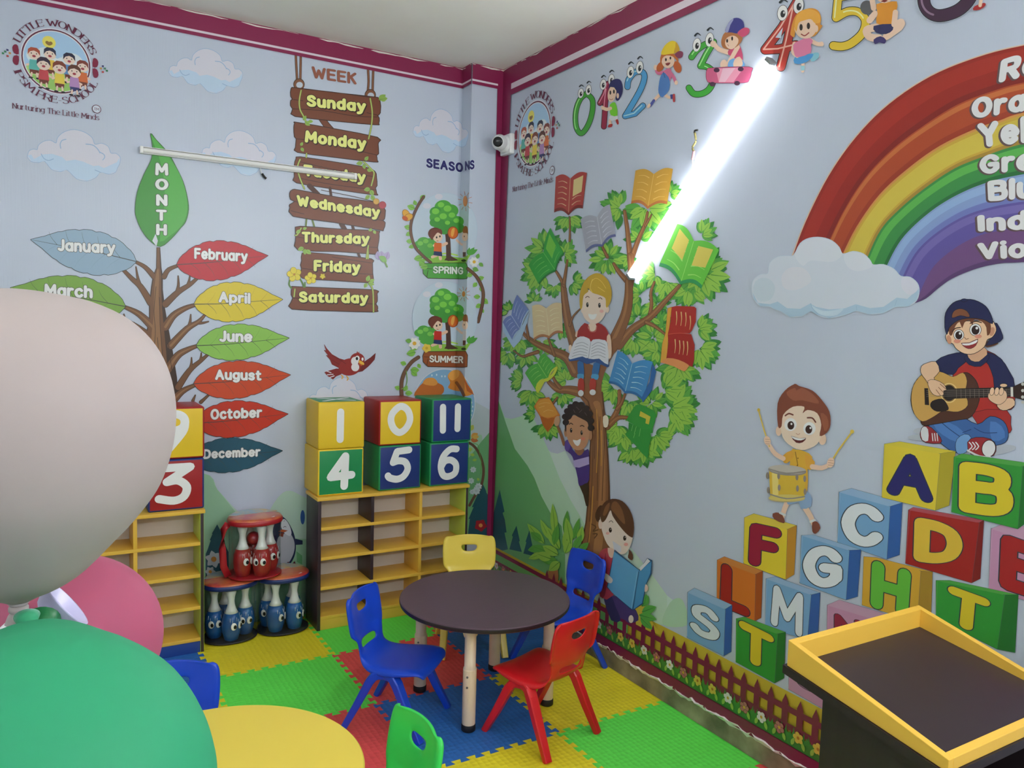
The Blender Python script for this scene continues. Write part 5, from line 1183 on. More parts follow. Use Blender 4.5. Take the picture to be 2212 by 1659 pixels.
p.poly('1365,190 1375,150 1415,135 1455,150 1470,185 1415,175', '#7a4a30', 3, '#141530', 6)
for x, y, r in ((1405, 296, 30), (1508, 264, 34)):
    p.ell(x, y, r, r * 1.05, '#e2e0dc', 0, OL, 3); p.ell(x, y + 2, r * .72, r * .84, '#2c1a16'); p.ell(x + r * .25, y - r * .3, r * .24, r * .26, '#e8e6e2')
p.line('1365,275 1385,255 1415,250', 6, '#3a2018', 3); p.line('1475,225 1510,212 1545,220', 6, '#3a2018', 3); p.ell(1395, 335, 22, 12, '#d08a74'); p.ell(1525, 305, 22, 12, '#d08a74'); p.line('1440,310 1450,322 1465,318', 4, '#8a5a40', 3)
p.poly('1422,348 1470,345 1522,322 1510,360 1480,380 1450,375', '#8a2c30', 2, OL, 4); p.poly('1426,349 1470,347 1519,326 1512,345 1470,360 1436,360', '#e0dcd8', 2)
p.build('printed_guitar_boy', wall_right, 'boy in navy cap playing a guitar')

# ------------------------------------------------------------------ alphabet blocks
p = RP('N', .0012)
def block(pts, ct, cf, cs, L, lc, box, lr=10.5):
    """pts: top-left-back, front TL, front TR, front BR, front BL, side right top, side right bottom, back top"""
    bl, tl, tr, br, bb, rt, rb_ = pts
    p.poly([tl, tr, rt, (tl[0] + rt[0] - tr[0], tl[1] + rt[1] - tr[1])], ct, 0, '#4c5258', 2.5); p.poly([tr, rt, rb_, br], cs, 0, '#40464c', 2.5); p.poly([tl, tr, br, bb], cf, 0, '#4c5258', 3)
    m = lambda a, b, t: (a[0] + (b[0] - a[0]) * t, a[1] + (b[1] - a[1]) * t)
    hi = '#d3dbe2'
    p.line([m(tl, bb, .97), m(tl, tr, .02), m(tl, tr, .97)], 3.5, ct, 0)
    q = [(box[i], box[i + 1]) for i in range(0, 8, 2)]
    p.text(L, *q, lc, lr * .82, ('#2c3440', lr * .82 + 1.7), fit=False)
def bk(c): return {'blue': ('#8aa8c8', '#6f9ac2', '#2f5a9c'), 'yellow': ('#cdb848', '#d2bc34', '#b5822c'), 'yel2': ('#c9b83c', '#cfbb38', '#a89a2c'), 'orange': ('#bf7a3c', '#c26c28', '#9a4c20'), 'green': ('#4c9a44', '#2f8c34', '#226a2c'), 'red': ('#a44a54', '#96201e', '#761a1c'), 'pink': ('#b892ac', '#b585a4', '#8a5a7c'), 'amber': ('#c89a38', '#c79a34', '#9c7a2c')}[c]
def B(z, c, L, lc, P, box, lr=10.5):
    p.zoom(*ZM[z]); pts = p.pts(P); block(pts, *bk(c), L, lc, [float(v) for v in box.split()], lr)
# picture order: back rows first
B('N', 'pink', 'U', '#8a5a80', '775,1090 775,1085 1010,1160 1010,1330 772,1195 1060,1140 1060,1300', '835 1175 985 1230 830 1060 985 1110', 7)
B('N', 'pink', 'N', '#8c2440', '1005,680 1000,700 1330,800 1330,980 998,880 1400,770 1400,940', '1062 880 1180 910 1062 765 1180 800', 9)
B('N', 'pink', 'E', '#9a2024', '1970,235 1965,250 2330,370 2330,720 1950,610 2440,330 2440,680', '2060 575 2230 630 2072 330 2245 390', 13)
B('N', 'amber', 'H', '#5fae3c', '1222,400 1215,415 1550,500 1530,800 1205,700 1620,505 1610,770', '1290 690 1440 735 1300 475 1455 520', 13)
B('N', 'green', 'T', '#cdb62c', '1645,535 1640,555 2045,640 2000,960 1640,780 2125,640 2105,980', '1730 790 1905 850 1748 618 1920 680', 12)
B('N', 'red', 'D', '#d0ae3c', '1490,125 1478,140 1895,215 1850,570 1460,455 1922,200 1900,545', '1553 415 1745 435 1560 220 1755 260', 14)
B('N', 'blue', 'C', '#d0d5dc', '1078,10 1070,35 1370,120 1350,430 1060,330 1442,98 1425,405', '1120 315 1290 335 1125 120 1295 145', 13)
B('N', 'blue', 'G', '#d0d5dc', '855,270 848,290 1130,378 1110,670 838,570 1198,375 1178,650', '890 560 1058 578 895 372 1062 390', 12.5)
B('N', 'yellow', 'F', '#8f2036', '518,160 512,185 765,255 755,550 508,455 820,232 805,520', '572 440 690 465 580 250 695 275', 13)
B('N', 'orange', 'L', '#96241c', '358,415 352,435 578,520 572,795 350,690 620,500 610,775', '402 690 512 735 408 490 512 535', 12)
B('N', 'blue', 'M', '#ccd2da', '645,535 640,545 905,640 882,905 634,830 958,628 945,885', '688 800 832 860 696 605 845 655', 10)
B('N', 'blue', 'S', '#ccd2da', '182,610 178,625 400,725 390,1000 175,890 440,700 434,975', '218 850 338 900 222 702 340 752', 11)
B('N', 'green', 'T', '#cdb62c', '470,760 464,780 708,870 690,1160 462,1035 755,860 745,1130', '505 1005 650 1060 510 822 655 892', 11.5)
B('M', 'yel2', 'A', '#272564', '960,935 945,970 1290,1030 1260,1380 930,1300 1385,1015 1345,1350', '1000 1258 1205 1300 1005 1050 1205 1075', 11)
B('M', 'green', 'B', '#cfba2c', '1385,1030 1375,1050 1800,1110 1770,1495 1360,1390 1850,1090 1830,1450', '1455 1360 1680 1390 1460 1115 1690 1145', 12)
p.build('printed_alphabet_blocks', wall_right, 'stacked lettered toy blocks')

# ------------------------------------------------------------------ boy with drum
p = RP('M', .0045)
p.line('345,1330 325,1380 315,1420', 34, SK, 3, 28); p.line('460,1370 490,1420 510,1470', 36, SK, 3, 28)
p.poly('255,1400 300,1395 325,1430 325,1460 265,1435', '#7a4638', 2); p.poly('500,1455 530,1450 550,1490 520,1525 500,1510', '#7a4638', 2); p.line('300,1395 332,1410', 14, '#c9cdd0', 0); p.line('488,1450 515,1440', 14, '#c9cdd0', 0)
p.poly('345,1290 480,1270 492,1355 430,1370 415,1330 350,1345', '#86a0c2', 2); p.poly('365,1020 400,1005 450,1015 500,1050 470,1130 468,1260 370,1250', '#cfa23a', 2); p.poly('320,1040 370,1010 385,1050 340,1090 318,1075', '#cf9a3a', 2); p.poly('455,1030 515,1080 500,1125 465,1120', '#cf9a3a', 2)
p.line('395,1020 410,1100', 5, '#8a6424', 0); p.ell(411, 1058, 4, 4, '#7a5420'); p.ell(407, 1103, 4, 4, '#7a5420')
p.line('320,1060 270,1030 235,980', 30, SK, 3, 26); p.line('500,1110 560,1118 610,1095', 32, SK, 3, 26); p.line('235,985 200,880 168,765', 8, '#cdb04a', 0); p.ell(168, 760, 9, 11, '#cdb04a'); p.line('598,1110 660,1010 745,895', 10, '#cdb04a', 0); p.ell(746, 893, 12, 12, '#cdb04a'); p.ell(222, 950, 20, 30, SK, -15); p.ell(613, 1085, 22, 32, SK, 15)
for a in (940, 955, 968): p.line([(210, a), (236, a + 2)], 3, '#b08870', 0)
for a in (1070, 1085, 1100): p.line([(598, a), (630, a + 4)], 3, '#b08870', 0)
p.poly('232,1130 240,1295 330,1325 450,1310 460,1140', '#cdab3c', 0); p.poly('250,1140 290,1145 290,1300 255,1290', '#dcc878', 0); p.ell(342, 1308, 112, 22, '#b8a878'); p.ell(342, 1302, 112, 20, '#c9b86a'); p.ell(345, 1135, 118, 30, '#8a8480', 4); p.ell(345, 1128, 116, 28, '#b4aea6', 4); p.line('232,1125 340,1152 456,1140', 10, '#8a8480', 3); p.line('236,1280 340,1308 452,1295', 8, '#8a8480', 3)
for a, b in ((222, 1165), (292, 1168), (405, 1175), (453, 1185), (228, 1255), (295, 1240), (408, 1245), (455, 1265)): p.ell(a, b, 9, 20, '#8a8078')
p.ell(292, 890, 18, 30, SK); p.ell(562, 940, 24, 36, SK); p.poly('300,780 330,720 420,690 530,740 570,800 560,900 530,970 460,1005 400,1000 330,950 305,880', '#e2c6b2', 3)
p.poly('288,860 285,720 330,640 390,600 420,612 500,640 560,700 605,770 612,850 590,900 545,920 555,850 530,780 470,760 440,780 450,740 380,740 320,790 310,860', '#7c4432', 3); p.poly('340,650 420,620 500,660 540,720 440,700 380,700', '#935640', 3); p.poly('385,600 395,598 430,625 400,640', '#7c4432'); p.poly('550,780 590,800 600,860 575,890', '#93563e', 2)
for x, y in ((365, 850), (482, 875)):
    p.ell(x, y, 38, 40, '#e4e2e0', 8); p.ell(x + (2 if x < 400 else -4), y + 5, 21, 26, '#3a221c'); p.ell(x + 6, y - 4, 6, 7, '#e8e4e0')
p.line('333,795 355,782 380,790', 9, '#6a342a', 3); p.line('470,808 500,810 520,835', 9, '#6a342a', 3); p.line('400,905 412,912 422,906', 5, '#c09880', 3)
p.poly('368,920 420,935 462,932 440,960 400,962', '#5a2424', 2); p.poly('370,922 420,936 460,934 430,948 390,942', '#e8e4e0', 2)
p.build('printed_drum_boy', wall_right, 'boy in yellow shirt beating a drum')
# ------------------------------------------------------------------ tree of books
GD, GM, GLt = '#357f3a', '#57a044', '#8cbb4c'
p = RP('G', .0012)
rt = random.Random(11)
BATCH = {}
def cluster(x, y, r, n=10, a0=0, a1=360, ln=1.0):
    """a spray of pointed leaves round a point; laid down in a few sheets by flush()"""
    for tier, (k, s_, off) in enumerate(((n, 1.08, 0), (max(4, int(n * .8)), 1.0, .5), (max(3, int(n * .5)), .9, .25))):
        for i in range(k):
            a = a0 + (a1 - a0) * (i + off + rt.uniform(-.2, .2)) / k; rr = rt.uniform(.02, .42) * r; L = r * rt.uniform(.72, .98) * s_ * ln
            lp, vn = p.leafpoly(x + rr * math.cos(math.radians(a)), y + rr * .9 * math.sin(math.radians(a)), L, L * .235, a + rt.uniform(-14, 14))
            BATCH.setdefault((tier, i % 2), []).append(([p.tf(q) for q in lp], [[p.tf(q) for q in g] for g in vn]))
def flush():
    tf = p.tf; p.tf = lambda q: q
    for (tier, par), items in sorted(BATCH.items()):
        p._put([i[0] for i in items], (GD, GM, GLt)[tier]); p.up()
        p._put([g for i in items for g in i[1]], ('#2a6a30', '#357a34', '#4a8a34')[tier]); p.up()
    BATCH.clear(); p.tf = tf
BR1, BR2, BR3 = '#83583a', '#9c6e48', '#5c3c2a'
def limb(t, a, b):
    p.line(t, a + 7, BR3, 5, b + 6); p.line(t, a, BR1, 5, b); q = p.pts(t); p.line([(x - a * .12, y) for x, y in q], a * .28, BR2, 5, b * .25)
for q in ((640, 470, 125, 12, 20, 160), (440, 760, 150, 14, 0, 360), (390, 960, 150, 14, 60, 260), (600, 800, 110, 10, 250, 80 + 360), (520, 1080, 90, 8, 0, 180), (670, 1060, 100, 9, -60, 100), (1090, 400, 140, 12, 90, 300), (1320, 400, 190, 14, -20, 190), (1520, 270, 100, 7, -80, 60), (980, 840, 140, 14), (1170, 830, 110, 8, 40, 200), (1270, 680, 120, 9, 180, 360),
          (1800, 640, 130, 8, -100, 30), (1800, 980, 230, 16, -60, 150), (1400, 980, 130, 10, 60, 260), (1500, 1040, 150, 10, 30, 160), (1700, 1100, 150, 10, 20, 160), (1280, 1160, 110, 8, 120, 300), (1250, 1360, 140, 11, 150, 420), (1420, 1240, 110, 9, 0, 360), (1460, 1420, 120, 9)): cluster(*q)
p.zoom(*ZM['H'])
for q in ((130, 460, 80, 6, 150, 300), (350, 380, 80, 7, 190, 350), (590, 620, 90, 7, -40, 120), (420, 740, 110, 9, 0, 200), (200, 720, 130, 11, 20, 180), (120, 830, 120, 9, 60, 200), (280, 850, 110, 9, 20, 200), (520, 900, 120, 9, -60, 90), (250, 1080, 110, 9, 120, 260), (330, 1180, 130, 11, 20, 180), (640, 1090, 120, 10, 140, 330), (600, 1200, 110, 9, 20, 170), (360, 1380, 90, 7, 120, 260), (470, 1480, 130, 10, 30, 170),
          (1240, 700, 160, 12, 40, 220), (1420, 700, 170, 12), (1820, 620, 150, 10, -70, 70), (1820, 800, 170, 12, -30, 110), (1640, 950, 170, 12, 20, 170), (1450, 820, 130, 10, 80, 250), (1060, 1150, 140, 12, 60, 240), (1200, 1270, 150, 11, 20, 170), (1500, 1170, 190, 13, -80, 60), (1560, 1330, 220, 15, -60, 80), (1400, 1290, 140, 10), (1100, 1480, 140, 12, 40, 220), (1150, 1580, 130, 10, 30, 180), (1430, 1580, 150, 10, -10, 140), (1620, 1420, 150, 10, -10, 130)): cluster(*q)
p.zoom(*ZM['I'])
for q in ((1160, 420, 130, 10, 20, 170), (1240, 330, 110, 8, -30, 120), (1080, 430, 110, 8, 40, 160), (960, 300, 100, 8, 60, 200), (1420, 130, 110, 9, -60, 90)): cluster(*q)
flush()
# limbs and trunk
p.zoom(*ZM['G'])
for t, a, b in (('650,690 652,580 650,480', 14, 8), ('690,1600 640,1420 610,1240 598,1120 590,1060', 82, 34), ('600,1080 570,1020 530,955', 30, 16), ('600,1060 615,960 630,860', 26, 14), ('1180,860 1165,700 1150,560 1130,430', 44, 24), ('1195,830 1250,680 1310,540 1330,440', 42, 18), ('1310,560 1345,500 1365,460', 16, 8), ('1170,1100 1190,960 1180,820', 60, 54), ('1150,1040 1080,960 1035,890', 44, 22), ('980,830 945,760 930,720', 24, 14),
                ('1340,1380 1365,1250 1360,1140 1390,1050', 30, 16), ('1080,1600 1200,1460 1360,1350 1500,1200 1610,1080', 76, 26), ('1320,1400 1400,1440 1490,1510', 34, 16), ('650,1430 680,1350 745,1280', 16, 7), ('1010,1620 1080,1480 1140,1330 1165,1180 1165,1040', 110, 58)): limb(t, a, b)
p.zoom(*ZM['H'])
for t, a, b in (('720,1010 640,880 480,810 340,740 235,650', 100, 22), ('380,830 300,855 240,870 165,820', 30, 8), ('530,860 500,780 475,710', 26, 12), ('300,720 285,640 275,570', 18, 10), ('760,1190 660,1170 560,1165 480,1100', 90, 34), ('580,1150 540,1100 510,1040', 34, 16), ('510,1300 555,1240', 18, 14), ('1000,1500 1060,1420 1110,1300 1110,1180', 60, 26), ('1090,1340 1130,1290 1160,1210', 30, 18), ('1030,1480 1100,1420 1190,1420', 44, 26)): limb(t, a, b)
p.poly('690,760 720,900 760,1060 740,1200 800,1290 860,1400 880,1500 1000,1500 985,1380 950,1180 960,1080 1000,960 1060,850 1150,700 1050,720 1030,840 1020,900 900,960 800,900 720,800', BR1, 2)
p.zoom(*ZM['I'])
p.poly('690,20 760,90 790,200 775,420 765,600 755,850 745,960 720,1080 700,1200 690,1290 940,1290 930,1080 922,900 920,700 910,480 895,290 880,120 870,20', BR3, 0)
p.poly('700,20 770,90 800,200 785,420 775,600 765,850 755,960 730,1080 710,1200 700,1290 920,1290 910,1080 906,900 908,700 900,480 885,290 870,120 860,20', BR1, 0)
p.poly('800,100 840,200 855,400 850,600 840,800 820,1000 800,1200 850,1200 880,1000 890,700 885,450 870,250 850,100', BR2, 3)
for t in ('790,150 800,400 790,700 775,950', '850,200 835,500 830,800', '870,150 880,400 870,650 865,800', '780,1000 750,1150 735,1250', '815,300 810,500'): p.line(t, 5, BR3, 4)
for t in ('825,150 835,350 825,600', '860,300 858,550', '800,700 790,900 770,1100'): p.line(t, 7, '#b8863f', 4)
p.line('790,970 820,990 800,1020 835,1010', 8, BR3, 4); p.line('800,1040 830,1040 810,1070', 8, BR3, 4)
# open books hanging in the tree
def book(L, Rr, cov, page, line, edge, spine=None, n=5, win=None):
    """L, Rr: four corners of each page (inner top, outer top, outer bottom, inner bottom)"""
    for Q, sg in ((L, -1), (Rr, 1)):
        a, b, c, d = [Vector(v) for v in Q]; ht = (d - a)
        tops = [a.lerp(b, t) - ht * .10 * math.sin(PI * t) for t in [i / 8 for i in range(9)]]
        bots = [c.lerp(d, t) - ht * .10 * math.sin(PI * t) for t in [i / 8 for i in range(9)]]
        e = ht * .09
        p.poly([tuple(v + e) for v in bots] + [tuple(bots[-1]), tuple(d)] + [tuple(v) for v in bots[::-1]], edge); p.poly([tuple(v) for v in tops + bots], page)
        for k in range(n):
            t0 = .16 + .68 * k / max(1, n - 1); o = a.lerp(d, t0); q = b.lerp(c, t0)
            if win and sg == win[0] and t0 < .55: continue
            p.line([tuple(o.lerp(q, .22) - ht * .02), tuple(o.lerp(q, .5) - ht * .06), tuple(o.lerp(q, .8) - ht * .02)], ht.length * .028, line, 3, ht.length * .01)
        if win and (sg == win[0] or win[0] == 0):
            f = lambda s, t: tuple(a.lerp(b, s).lerp(d.lerp(c, s), t) - ht * .07 * math.sin(PI * s)); p.poly([f(.22, .12), f(.8, .08), f(.8, .58), f(.22, .62)], win[1])
    p.line([L[0], L[3]], 4, line, 0)
p.zoom(*ZM['G'])
book(((655, 145), (528, 130), (515, 415), (640, 440)), ((655, 145), (800, 95), (765, 380), (640, 440)), 0, '#a33a32', '#c8a480', '#7c2620', n=5, win=(1, '#cdb980'))
book(((1385, 105), (1225, 75), (1190, 340), (1335, 385)), ((1385, 105), (1552, 60), (1505, 345), (1335, 385)), 0, '#c3963c', '#d8b86a', '#b06c3c', n=4)
book(((890, 480), (745, 500), (790, 770), (930, 720)), ((890, 480), (1000, 370), (1050, 630), (930, 720)), 0, '#9c9fae', '#c0c3ce', '#5c6494', n=5)
book(((420, 790), (480, 575), (595, 790), (520, 940)), ((420, 790), (290, 900), (375, 1060), (520, 940)), 0, '#2f9a3c', '#74c060', '#1f7a34', n=4, win=(-1, '#6cb83e'))
book(((1735, 690), (1590, 540), (1440, 880), (1625, 1040)), ((1735, 690), (1955, 770), (1810, 1080), (1625, 1040)), 0, '#5fb83c', '#9ad06a', '#2a8a50', n=4, win=(0, '#c9bc56'))
book(((140, 1340), (190, 1160), (290, 1290), (215, 1460)), ((140, 1340), (65, 1400), (145, 1560), (215, 1460)), 0, '#6a7cb8', '#b8c2dc', '#a4bcd8', n=4)
p.poly('62,1400 70,1480 140,1600 160,1625 220,1560 280,1400 295,1310 240,1420 150,1560', '#a3bddb', 0); 
book(((445, 1280), (320, 1260), (335, 1540), (470, 1520)), ((445, 1280), (580, 1235), (590, 1480), (470, 1520)), 0, '#cdb892', '#e0d0b0', '#a8704c', n=5)
p.zoom(*ZM['H'])
p.poly('1545,440 1580,428 1550,680 1535,900 1480,925 1495,760 1525,660', '#cf9a3c', 0, '#8a5a24', 4)
p.poly('1580,428 1620,418 1780,424 1800,440 1795,560 1760,640 1740,665 1650,660 1545,670 1570,560', '#a32a24', 0); p.poly('1545,672 1650,662 1755,672 1785,770 1780,900 1765,965 1620,905 1545,885 1530,900 1550,760', '#9c2622', 0)
p.poly('1485,920 1540,885 1640,900 1730,945 1725,970 1690,1005 1600,960 1500,930', '#cf8a54', 2)
for x, y in ((1622, 530), (1665, 535), (1705, 540), (1745, 570), (1610, 780), (1650, 790), (1685, 795), (1720, 800)): p.line([(x, y - 60), (x + 4, y), (x - 4, y + 60)], 10, '#cdae74', 3, 4)
p.line('1545,672 1650,662 1750,672', 4, '#c8604a', 3)
book(((1225, 935), (1095, 820), (1020, 1090), (1165, 1180)), ((1225, 935), (1410, 920), (1330, 1250), (1165, 1180)), 0, '#3f86be', '#a4cce4', '#2a66a0', n=5); p.poly('1410,930 1440,1010 1400,1180 1320,1285 1310,1240 1380,1100', '#2a62a0', 0)
book(((380, 930), (440, 840), (545, 960), (470, 1070)), ((380, 930), (265, 1020), (360, 1170), (470, 1070)), 0, '#4aa63e', '#92c866', '#b8c23c', n=4); p.poly('360,1150 400,1080 480,1060 550,960 555,985 530,1040 470,1095 440,1100 385,1200', '#bcc63e', 2)
p.poly('345,1320 390,1250 480,1235 515,1290 580,1400 545,1420 520,1480 470,1550 400,1410', '#c4752c', 0); p.poly('360,1320 400,1262 480,1250 510,1300 560,1390 470,1420 410,1400 390,1370', '#d0923c', 2); p.poly('400,1410 470,1430 530,1420 465,1545', '#b0601f', 2)
for t in ('390,1300 440,1285 490,1290', '430,1370 470,1350 520,1360', '390,1330 440,1315'): p.line(t, 4, '#e0b46a', 3)
p.poly('1270,1300 1370,1330 1440,1390 1410,1520 1390,1560 1200,1460 1180,1430 1220,1360', '#2f8f3c', 2); p.poly('1195,1460 1390,1560 1390,1659 1330,1659 1190,1560', '#2a8638'); p.poly('1300,1360 1390,1410 1375,1480 1345,1470 1350,1430 1290,1405', '#c3b640')
p.zoom(*ZM['I']); p.poly('1045,310 1210,290 1200,420 1190,500 1100,400 1040,340', '#2c8a3a', 2)
for t in ('1085,260 1075,300', '1110,270 1095,320', '1140,285 1130,340', '1100,320 1090,350'): p.line(t, 3, '#7cc070', 0)
# boy reading in the fork
p.zoom(*ZM['H'])
p.poly('735,920 790,930 790,1080 750,1080', '#2f68a4', 2); p.poly('880,930 940,940 905,1080 865,1075', '#2f68a4', 2)
p.poly('735,1030 790,1030 788,1070 742,1072', '#4a92c0', 2); p.poly('865,1030 925,1035 915,1078 862,1070', '#4a92c0', 2)
p.poly('745,1075 790,1075 795,1180 742,1180', '#a8372c', 2); p.poly('850,1075 900,1080 895,1175 845,1170', '#a8372c', 2); p.ell(766, 1200, 25, 28, '#cdd0d4'); p.ell(872, 1192, 28, 26, '#cdd0d4')
p.poly('725,690 740,640 800,570 860,600 920,570 985,610 1020,680 1030,720 980,740 860,740 740,700', '#9a2626', 2); p.ell(868, 606, 38, 40, '#dcc6b4'); p.line('835,600 850,645 895,645 908,600', 9, '#b86a60', 4)
p.poly('720,650 740,640 730,700 715,690', SK); p.poly('1000,690 1030,680 1042,800 1035,870 1000,830', SK, 2); p.ell(672, 800, 16, 34, '#dcc6b4'); p.ell(1022, 850, 18, 42, '#dcc6b4')
p.poly('655,880 700,740 760,690 820,700 855,740 900,715 960,720 1005,750 1018,960 1005,970 900,920 820,940 740,905 660,915', '#2c4f8a', 0); p.poly('655,885 705,740 760,692 820,702 855,742 835,885 780,870 700,890', '#cfd2dc', 2); p.poly('855,742 900,717 960,722 1003,752 1012,945 930,890 835,890', '#cfd2dc', 2)
for k in range(5): p.line([(720 - k * 8, 760 + k * 28), (780 - k * 7, 745 + k * 27), (832 - k * 3, 770 + k * 24)], 4, '#8a8e9c', 3); p.line([(865 - k * 2, 775 + k * 25), (920, 745 + k * 28), (985, 770 + k * 28)], 4, '#8a8e9c', 3)
p.line('855,742 833,888', 4, '#8a8e9c', 0)
p.ell(785, 455, 18, 30, '#dcc6b4'); p.ell(1003, 450, 18, 30, '#dcc6b4'); p.poly('775,380 790,300 880,270 980,330 998,420 975,510 920,570 860,575 800,530 775,460', '#dcc8ba', 3)
p.poly('760,440 755,330 780,230 830,160 900,125 960,140 1015,200 1042,290 1035,370 1005,430 990,420 985,350 930,320 870,300 830,260 832,290 790,330 778,430', '#bf9c34', 3); p.line('870,300 850,250 870,180', 6, '#dcc060', 3); p.line('920,250 980,290', 5, '#dcc060', 0); p.line('860,200 900,170 950,200 990,260', 5, '#dcc060', 4)
for x, y in ((825, 408), (933, 413)): p.ell(x, y, 11, 22, '#1c1416'); p.ell(x + 3, y - 8, 3, 5, '#dfd8d4')
p.line('808,345 825,332 842,342', 6, '#5a3a24', 3); p.line('925,352 942,345 956,358', 6, '#5a3a24', 3); p.ell(952, 465, 18, 15, '#d8a8a0'); p.poly('832,490 870,495 910,490 895,530 870,542 845,530', '#e6e4e4', 2)
# curly haired boy behind the trunk
p.line('615,1659 590,1580 555,1490', 26, '#8a5c40', 3, 22); p.ell(553, 1450, 26, 46, '#c09878', 8); p.poly('965,1410 1000,1400 1015,1440 1005,1500 970,1500', '#e0d0bc', 2)
p.zoom(*ZM['I'])
p.poly('700,690 760,660 770,720 765,840 750,840 730,760', '#33261e', 0); p.poly('600,380 625,365 650,430 700,470 760,430 772,480 772,650 740,680 700,695 690,640 660,510 640,470 598,430', '#43307a', 2)
p.poly('655,515 770,485 772,540 700,565 668,560', '#a89ccc', 0); p.poly('600,375 625,365 640,400 620,450 598,430', '#5a4694', 2); p.poly('665,430 735,430 720,470 690,475', '#8a5c40', 2)
p.ell(606, 310, 14, 34, '#a87a5c'); p.ell(778, 330, 16, 38, '#a87a5c'); p.poly('610,260 620,210 690,190 770,250 772,330 750,410 700,440 650,420 615,350', '#b88868', 3)
cur = [(605, 240), (600, 200), (615, 160), (640, 130), (675, 110), (715, 115), (750, 140), (775, 180), (785, 230), (785, 280)]
p.poly('600,300 595,230 605,160 640,115 690,95 740,115 785,180 790,290 770,285 760,240 720,215 690,200 660,185 640,215 612,235 608,300', '#2a2024', 3)
for x, y in cur: p.ell(x, y, 24, 22, '#2a2024')
for t in ('680,130 700,150', '720,150 700,170', '740,170 755,190', '660,150 670,170'): p.line(t, 4, '#5a4c50', 0)
for x, y in ((643, 297), (718, 315)): p.ell(x, y, 8, 17, '#1a1214'); p.ell(x + 2, y - 6, 2.5, 4, '#d8ccc4')
p.line('630,255 640,245 655,255', 6, '#2a1c18', 3); p.line('708,268 722,262 735,270', 6, '#2a1c18', 3); p.ell(728, 358, 16, 12, '#c87a64'); p.poly('655,365 685,370 712,358 705,395 688,410 668,395', '#e8e4e2', 2)
p.build('printed_book_tree', wall_right, 'tree full of open books with two boys')

# ------------------------------------------------------------------ plant, girl reader, fence and flower strip
p = RP('I', .0075)
p.poly('480,1300 545,1285 545,1400 490,1400', '#a06a44', 2)
for x, y, l, w, a, c in [(530, 1060, 240, 26, -95, GLt), (600, 1050, 180, 24, -85, GM), (490, 1080, 160, 24, -115, GLt), (660, 1080, 160, 22, -75, GM), (450, 1110, 190, 30, -130, GLt), (430, 1090, 100, 28, -140, GM), (700, 1110, 130, 26, -80, GLt), (420, 1140, 90, 26, 170, GM), (560, 1150, 190, 34, -120, GLt), (620, 1170, 170, 34, -95, GLt), (480, 1170, 130, 30, -160, GM), (440, 1180, 110, 24, 160, GLt), (550, 1190, 130, 34, -150, GLt),
                         (540, 1230, 110, 30, 180, GM), (660, 1150, 120, 26, -60, GM), (560, 1240, 100, 34, 140, GLt), (500, 1220, 120, 34, 200, GLt), (600, 1180, 120, 30, -70, GLt), (700, 1160, 90, 24, -40, GM), (640, 1110, 190, 30, -100, GLt), (520, 1120, 150, 26, -80, GM)]: p.leaf(x, y, l, w, a, c, '#4a8a34')
# meadow strip, flowers and pickets: drawn upright on the wall
p2 = Pen(uv_right, None, LB + .0088)
y0, y1 = -4.33, -.55
L0, L1 = .12, .185
pg = Pen(uv_right, None, LB + .0003); pg._put([[(y0, .14), (y1, .14), (y1, .33), (-2.6, .345), (-2.95, .34), (-3.0, .30), (y0, .30)]], '#c0a838'); pg.build('printed_ground', wall_right)
p2._put([[(y0, .09), (y1, .09), (y1, .15), (y0, .15)]], '#7e2148')
p2._put([[(-4.30, .18), (-2.93, .18), (-2.93, .28), (-3.1, .285), (-3.5, .29), (-4.3, .285)]], '#62a35a'); p2.up()
p2.poly([(-2.98, .30), (-2.97, .42), (-2.93, .455), (-2.86, .455), (-2.80, .42), (-2.76, .35), (-2.7, .30)], '#c0a838', 3)
yk = [onx(((ZM['N'][0] + x / 2.7247), (1050 + yy / 2.7247)), XW) for x, yy in ((45, 840), (945, 1315))]
sp = (yk[0].y - yk[1].y) / 12
tops = onx((1420 + 45 / 2.7247, 1050 + 840 / 2.7247), XW).z, onx((1420 + 945 / 2.7247, 1050 + 1315 / 2.7247), XW).z
tz = sum(tops) / 2
pol = []
k = -14
while True:
    u = -yk[0].y + k * sp
    if u > y1: break
    if u > y0: w_ = sp * .21; pol.append([(u - w_, .15), (u + w_, .15), (u + w_, tz - .035), (u, tz), (u - w_, tz - .035)])
    k += 1
for za, zb in ((tz - .068, tz - .043), (.195, .222)): pol.append([(y0, za), (y1, za), (y1, zb), (y0, zb)])
p2._put(pol, '#74203f'); p2.up()
rf = random.Random(3); gr = []; 
u = y0
while u < y1:
    h = rf.uniform(.015, .04); gr.append([(u - .014, .145), (u + .014, .145), (u + rf.uniform(-.01, .01), .182 + h)]); u += .012
gr.append([(y0, .138), (y1, .138), (y1, .188), (y0, .188)])
p2._put(gr, '#3f7f38'); p2.up()
u = y0; k = 0
while u < y1:
    for q in (-.03, .03): p2.leaf(u + q, .148, .035, .008, 90 + q * 700, '#8ab04a')
    c = ('#a86a68', '#cfd0cc', '#a86a68', '#c9b04a', '#c9b04a', '#cfd0cc')[k % 6]
    for j in range(5): p2.ell(u + .014 * math.cos(j * 1.2566 + k), .188 + .014 * math.sin(j * 1.2566 + k), .0105, .0095, c, 0, '#6a3a34' if c[1] == 'a' else None, .002, 10)
    p2.ell(u, .188, .0065, .0065, '#c9a03c' if c != '#c9b04a' else '#a8702c', n=10)
    u += sp * 1.28; k += 1
p2.poly([(y0, .088), (y1, .088), (y1, .139), (y0, .139)], '#7a1f45')
p2.h = 0; p2.build('printed_fence', wall_right, 'maroon picket fence with a flower strip')
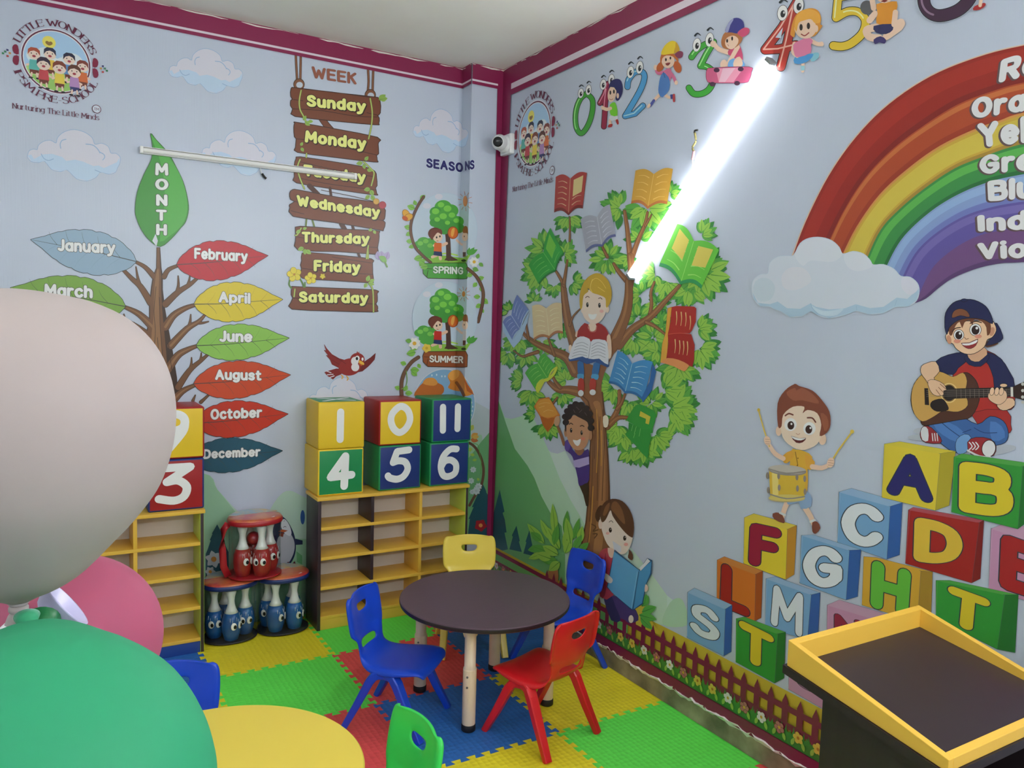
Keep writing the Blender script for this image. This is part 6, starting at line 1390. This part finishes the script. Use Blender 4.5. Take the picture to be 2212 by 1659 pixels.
# girl reader
p.h = LB + .0095
p.zoom(*ZM['I'])
for x, y, l, w, a in ((1150, 1560, 90, 30, -60), (1150, 1600, 110, 32, -20), (1130, 1620, 130, 30, 15), (1140, 1640, 120, 26, 45), (1170, 1540, 70, 22, -80)): p.leaf(x, y, l, w, a, GM, '#3a7a34')
p.poly('875,1500 950,1480 1050,1530 1110,1590 1125,1659 1060,1680 1030,1659 990,1640 920,1600', '#4a3a6e', 2); p.poly('880,1500 930,1485 960,1560 1000,1659 930,1659', '#33305c', 2)
p.poly('840,1190 880,1145 940,1150 960,1250 945,1480 850,1490 835,1300', '#a83c4a', 2); p.poly('840,1220 890,1240 900,1360 885,1480 850,1480', '#8c2c3c', 2); p.line('890,1180 880,1290', 4, '#7a2434', 3)
p.poly('825,870 850,835 880,850 870,930 840,960 815,920', '#4a3024', 2); p.poly('1060,1150 1085,1190 1080,1230 1050,1210 1055,1180', '#5a3a2c', 2)
p.poly('850,930 875,840 960,800 1050,850 1085,940 1085,1060 1060,1140 1020,1185 960,1170 900,1110 865,1020', '#e0ccc0', 3); p.ell(852, 970, 14, 34, '#dcc4b6'); p.poly('905,1140 950,1150 940,1210 915,1200', '#d4b4a4', 2)
p.poly('860,950 850,880 880,815 940,788 1010,805 1065,870 1092,960 1088,1055 1070,1062 1030,1030 980,970 940,910 925,870 900,920 880,950', '#57382a', 3); p.poly('930,860 940,815 970,810 1010,870 1030,960 1010,960 960,900', '#7c5236', 3); p.poly('870,900 890,840 920,815 910,870 885,910', '#7c5236', 2)
for x, y in ((924, 1012), (1027, 1070)): p.ell(x, y, 11, 18, '#1c1416'); p.ell(x + 3, y - 6, 3, 4, '#d8ccc4')
p.line('915,955 930,945 943,958', 4, '#4a3024', 3); p.ell(905, 1035, 13, 10, '#dca89c'); p.ell(1036, 1115, 15, 12, '#dc9c94')
p.poly('940,1090 1000,1130 1000,1170 950,1160', '#c6c8d2', 0)
p.poly('955,1155 1130,1300 1190,1215 1222,1230 1215,1330 1180,1400 1155,1540 1085,1585 1060,1570 940,1460 900,1420', '#2c5a84', 0, '#1f3a5a', 5)
p.poly('950,1165 1130,1300 1080,1580 935,1460 905,1420 930,1290', '#5c9cc8', 0); p.poly('1130,1305 1220,1235 1210,1320 1180,1395 1150,1535 1090,1580', '#4a8cbc', 0); p.poly('1130,1285 1165,1250 1190,1215 1210,1235 1180,1265 1140,1305', '#d3d6dc', 0); p.line('1128,1310 1085,1575', 6, '#2c5a84', 0); p.line('1118,1310 1075,1570', 3, '#8cc0e0', 0)
p.poly('875,1320 905,1330 940,1365 930,1392 900,1385 880,1355', '#ddd0ca', 3); p.poly('1175,1400 1195,1420 1190,1445 1170,1455', '#dcbfae', 2); p.ell(1072, 1650, 18, 28, '#d8ccc0')
p.build('printed_girl_reader', wall_right, 'girl with long brown hair reading a blue book beside a plant')
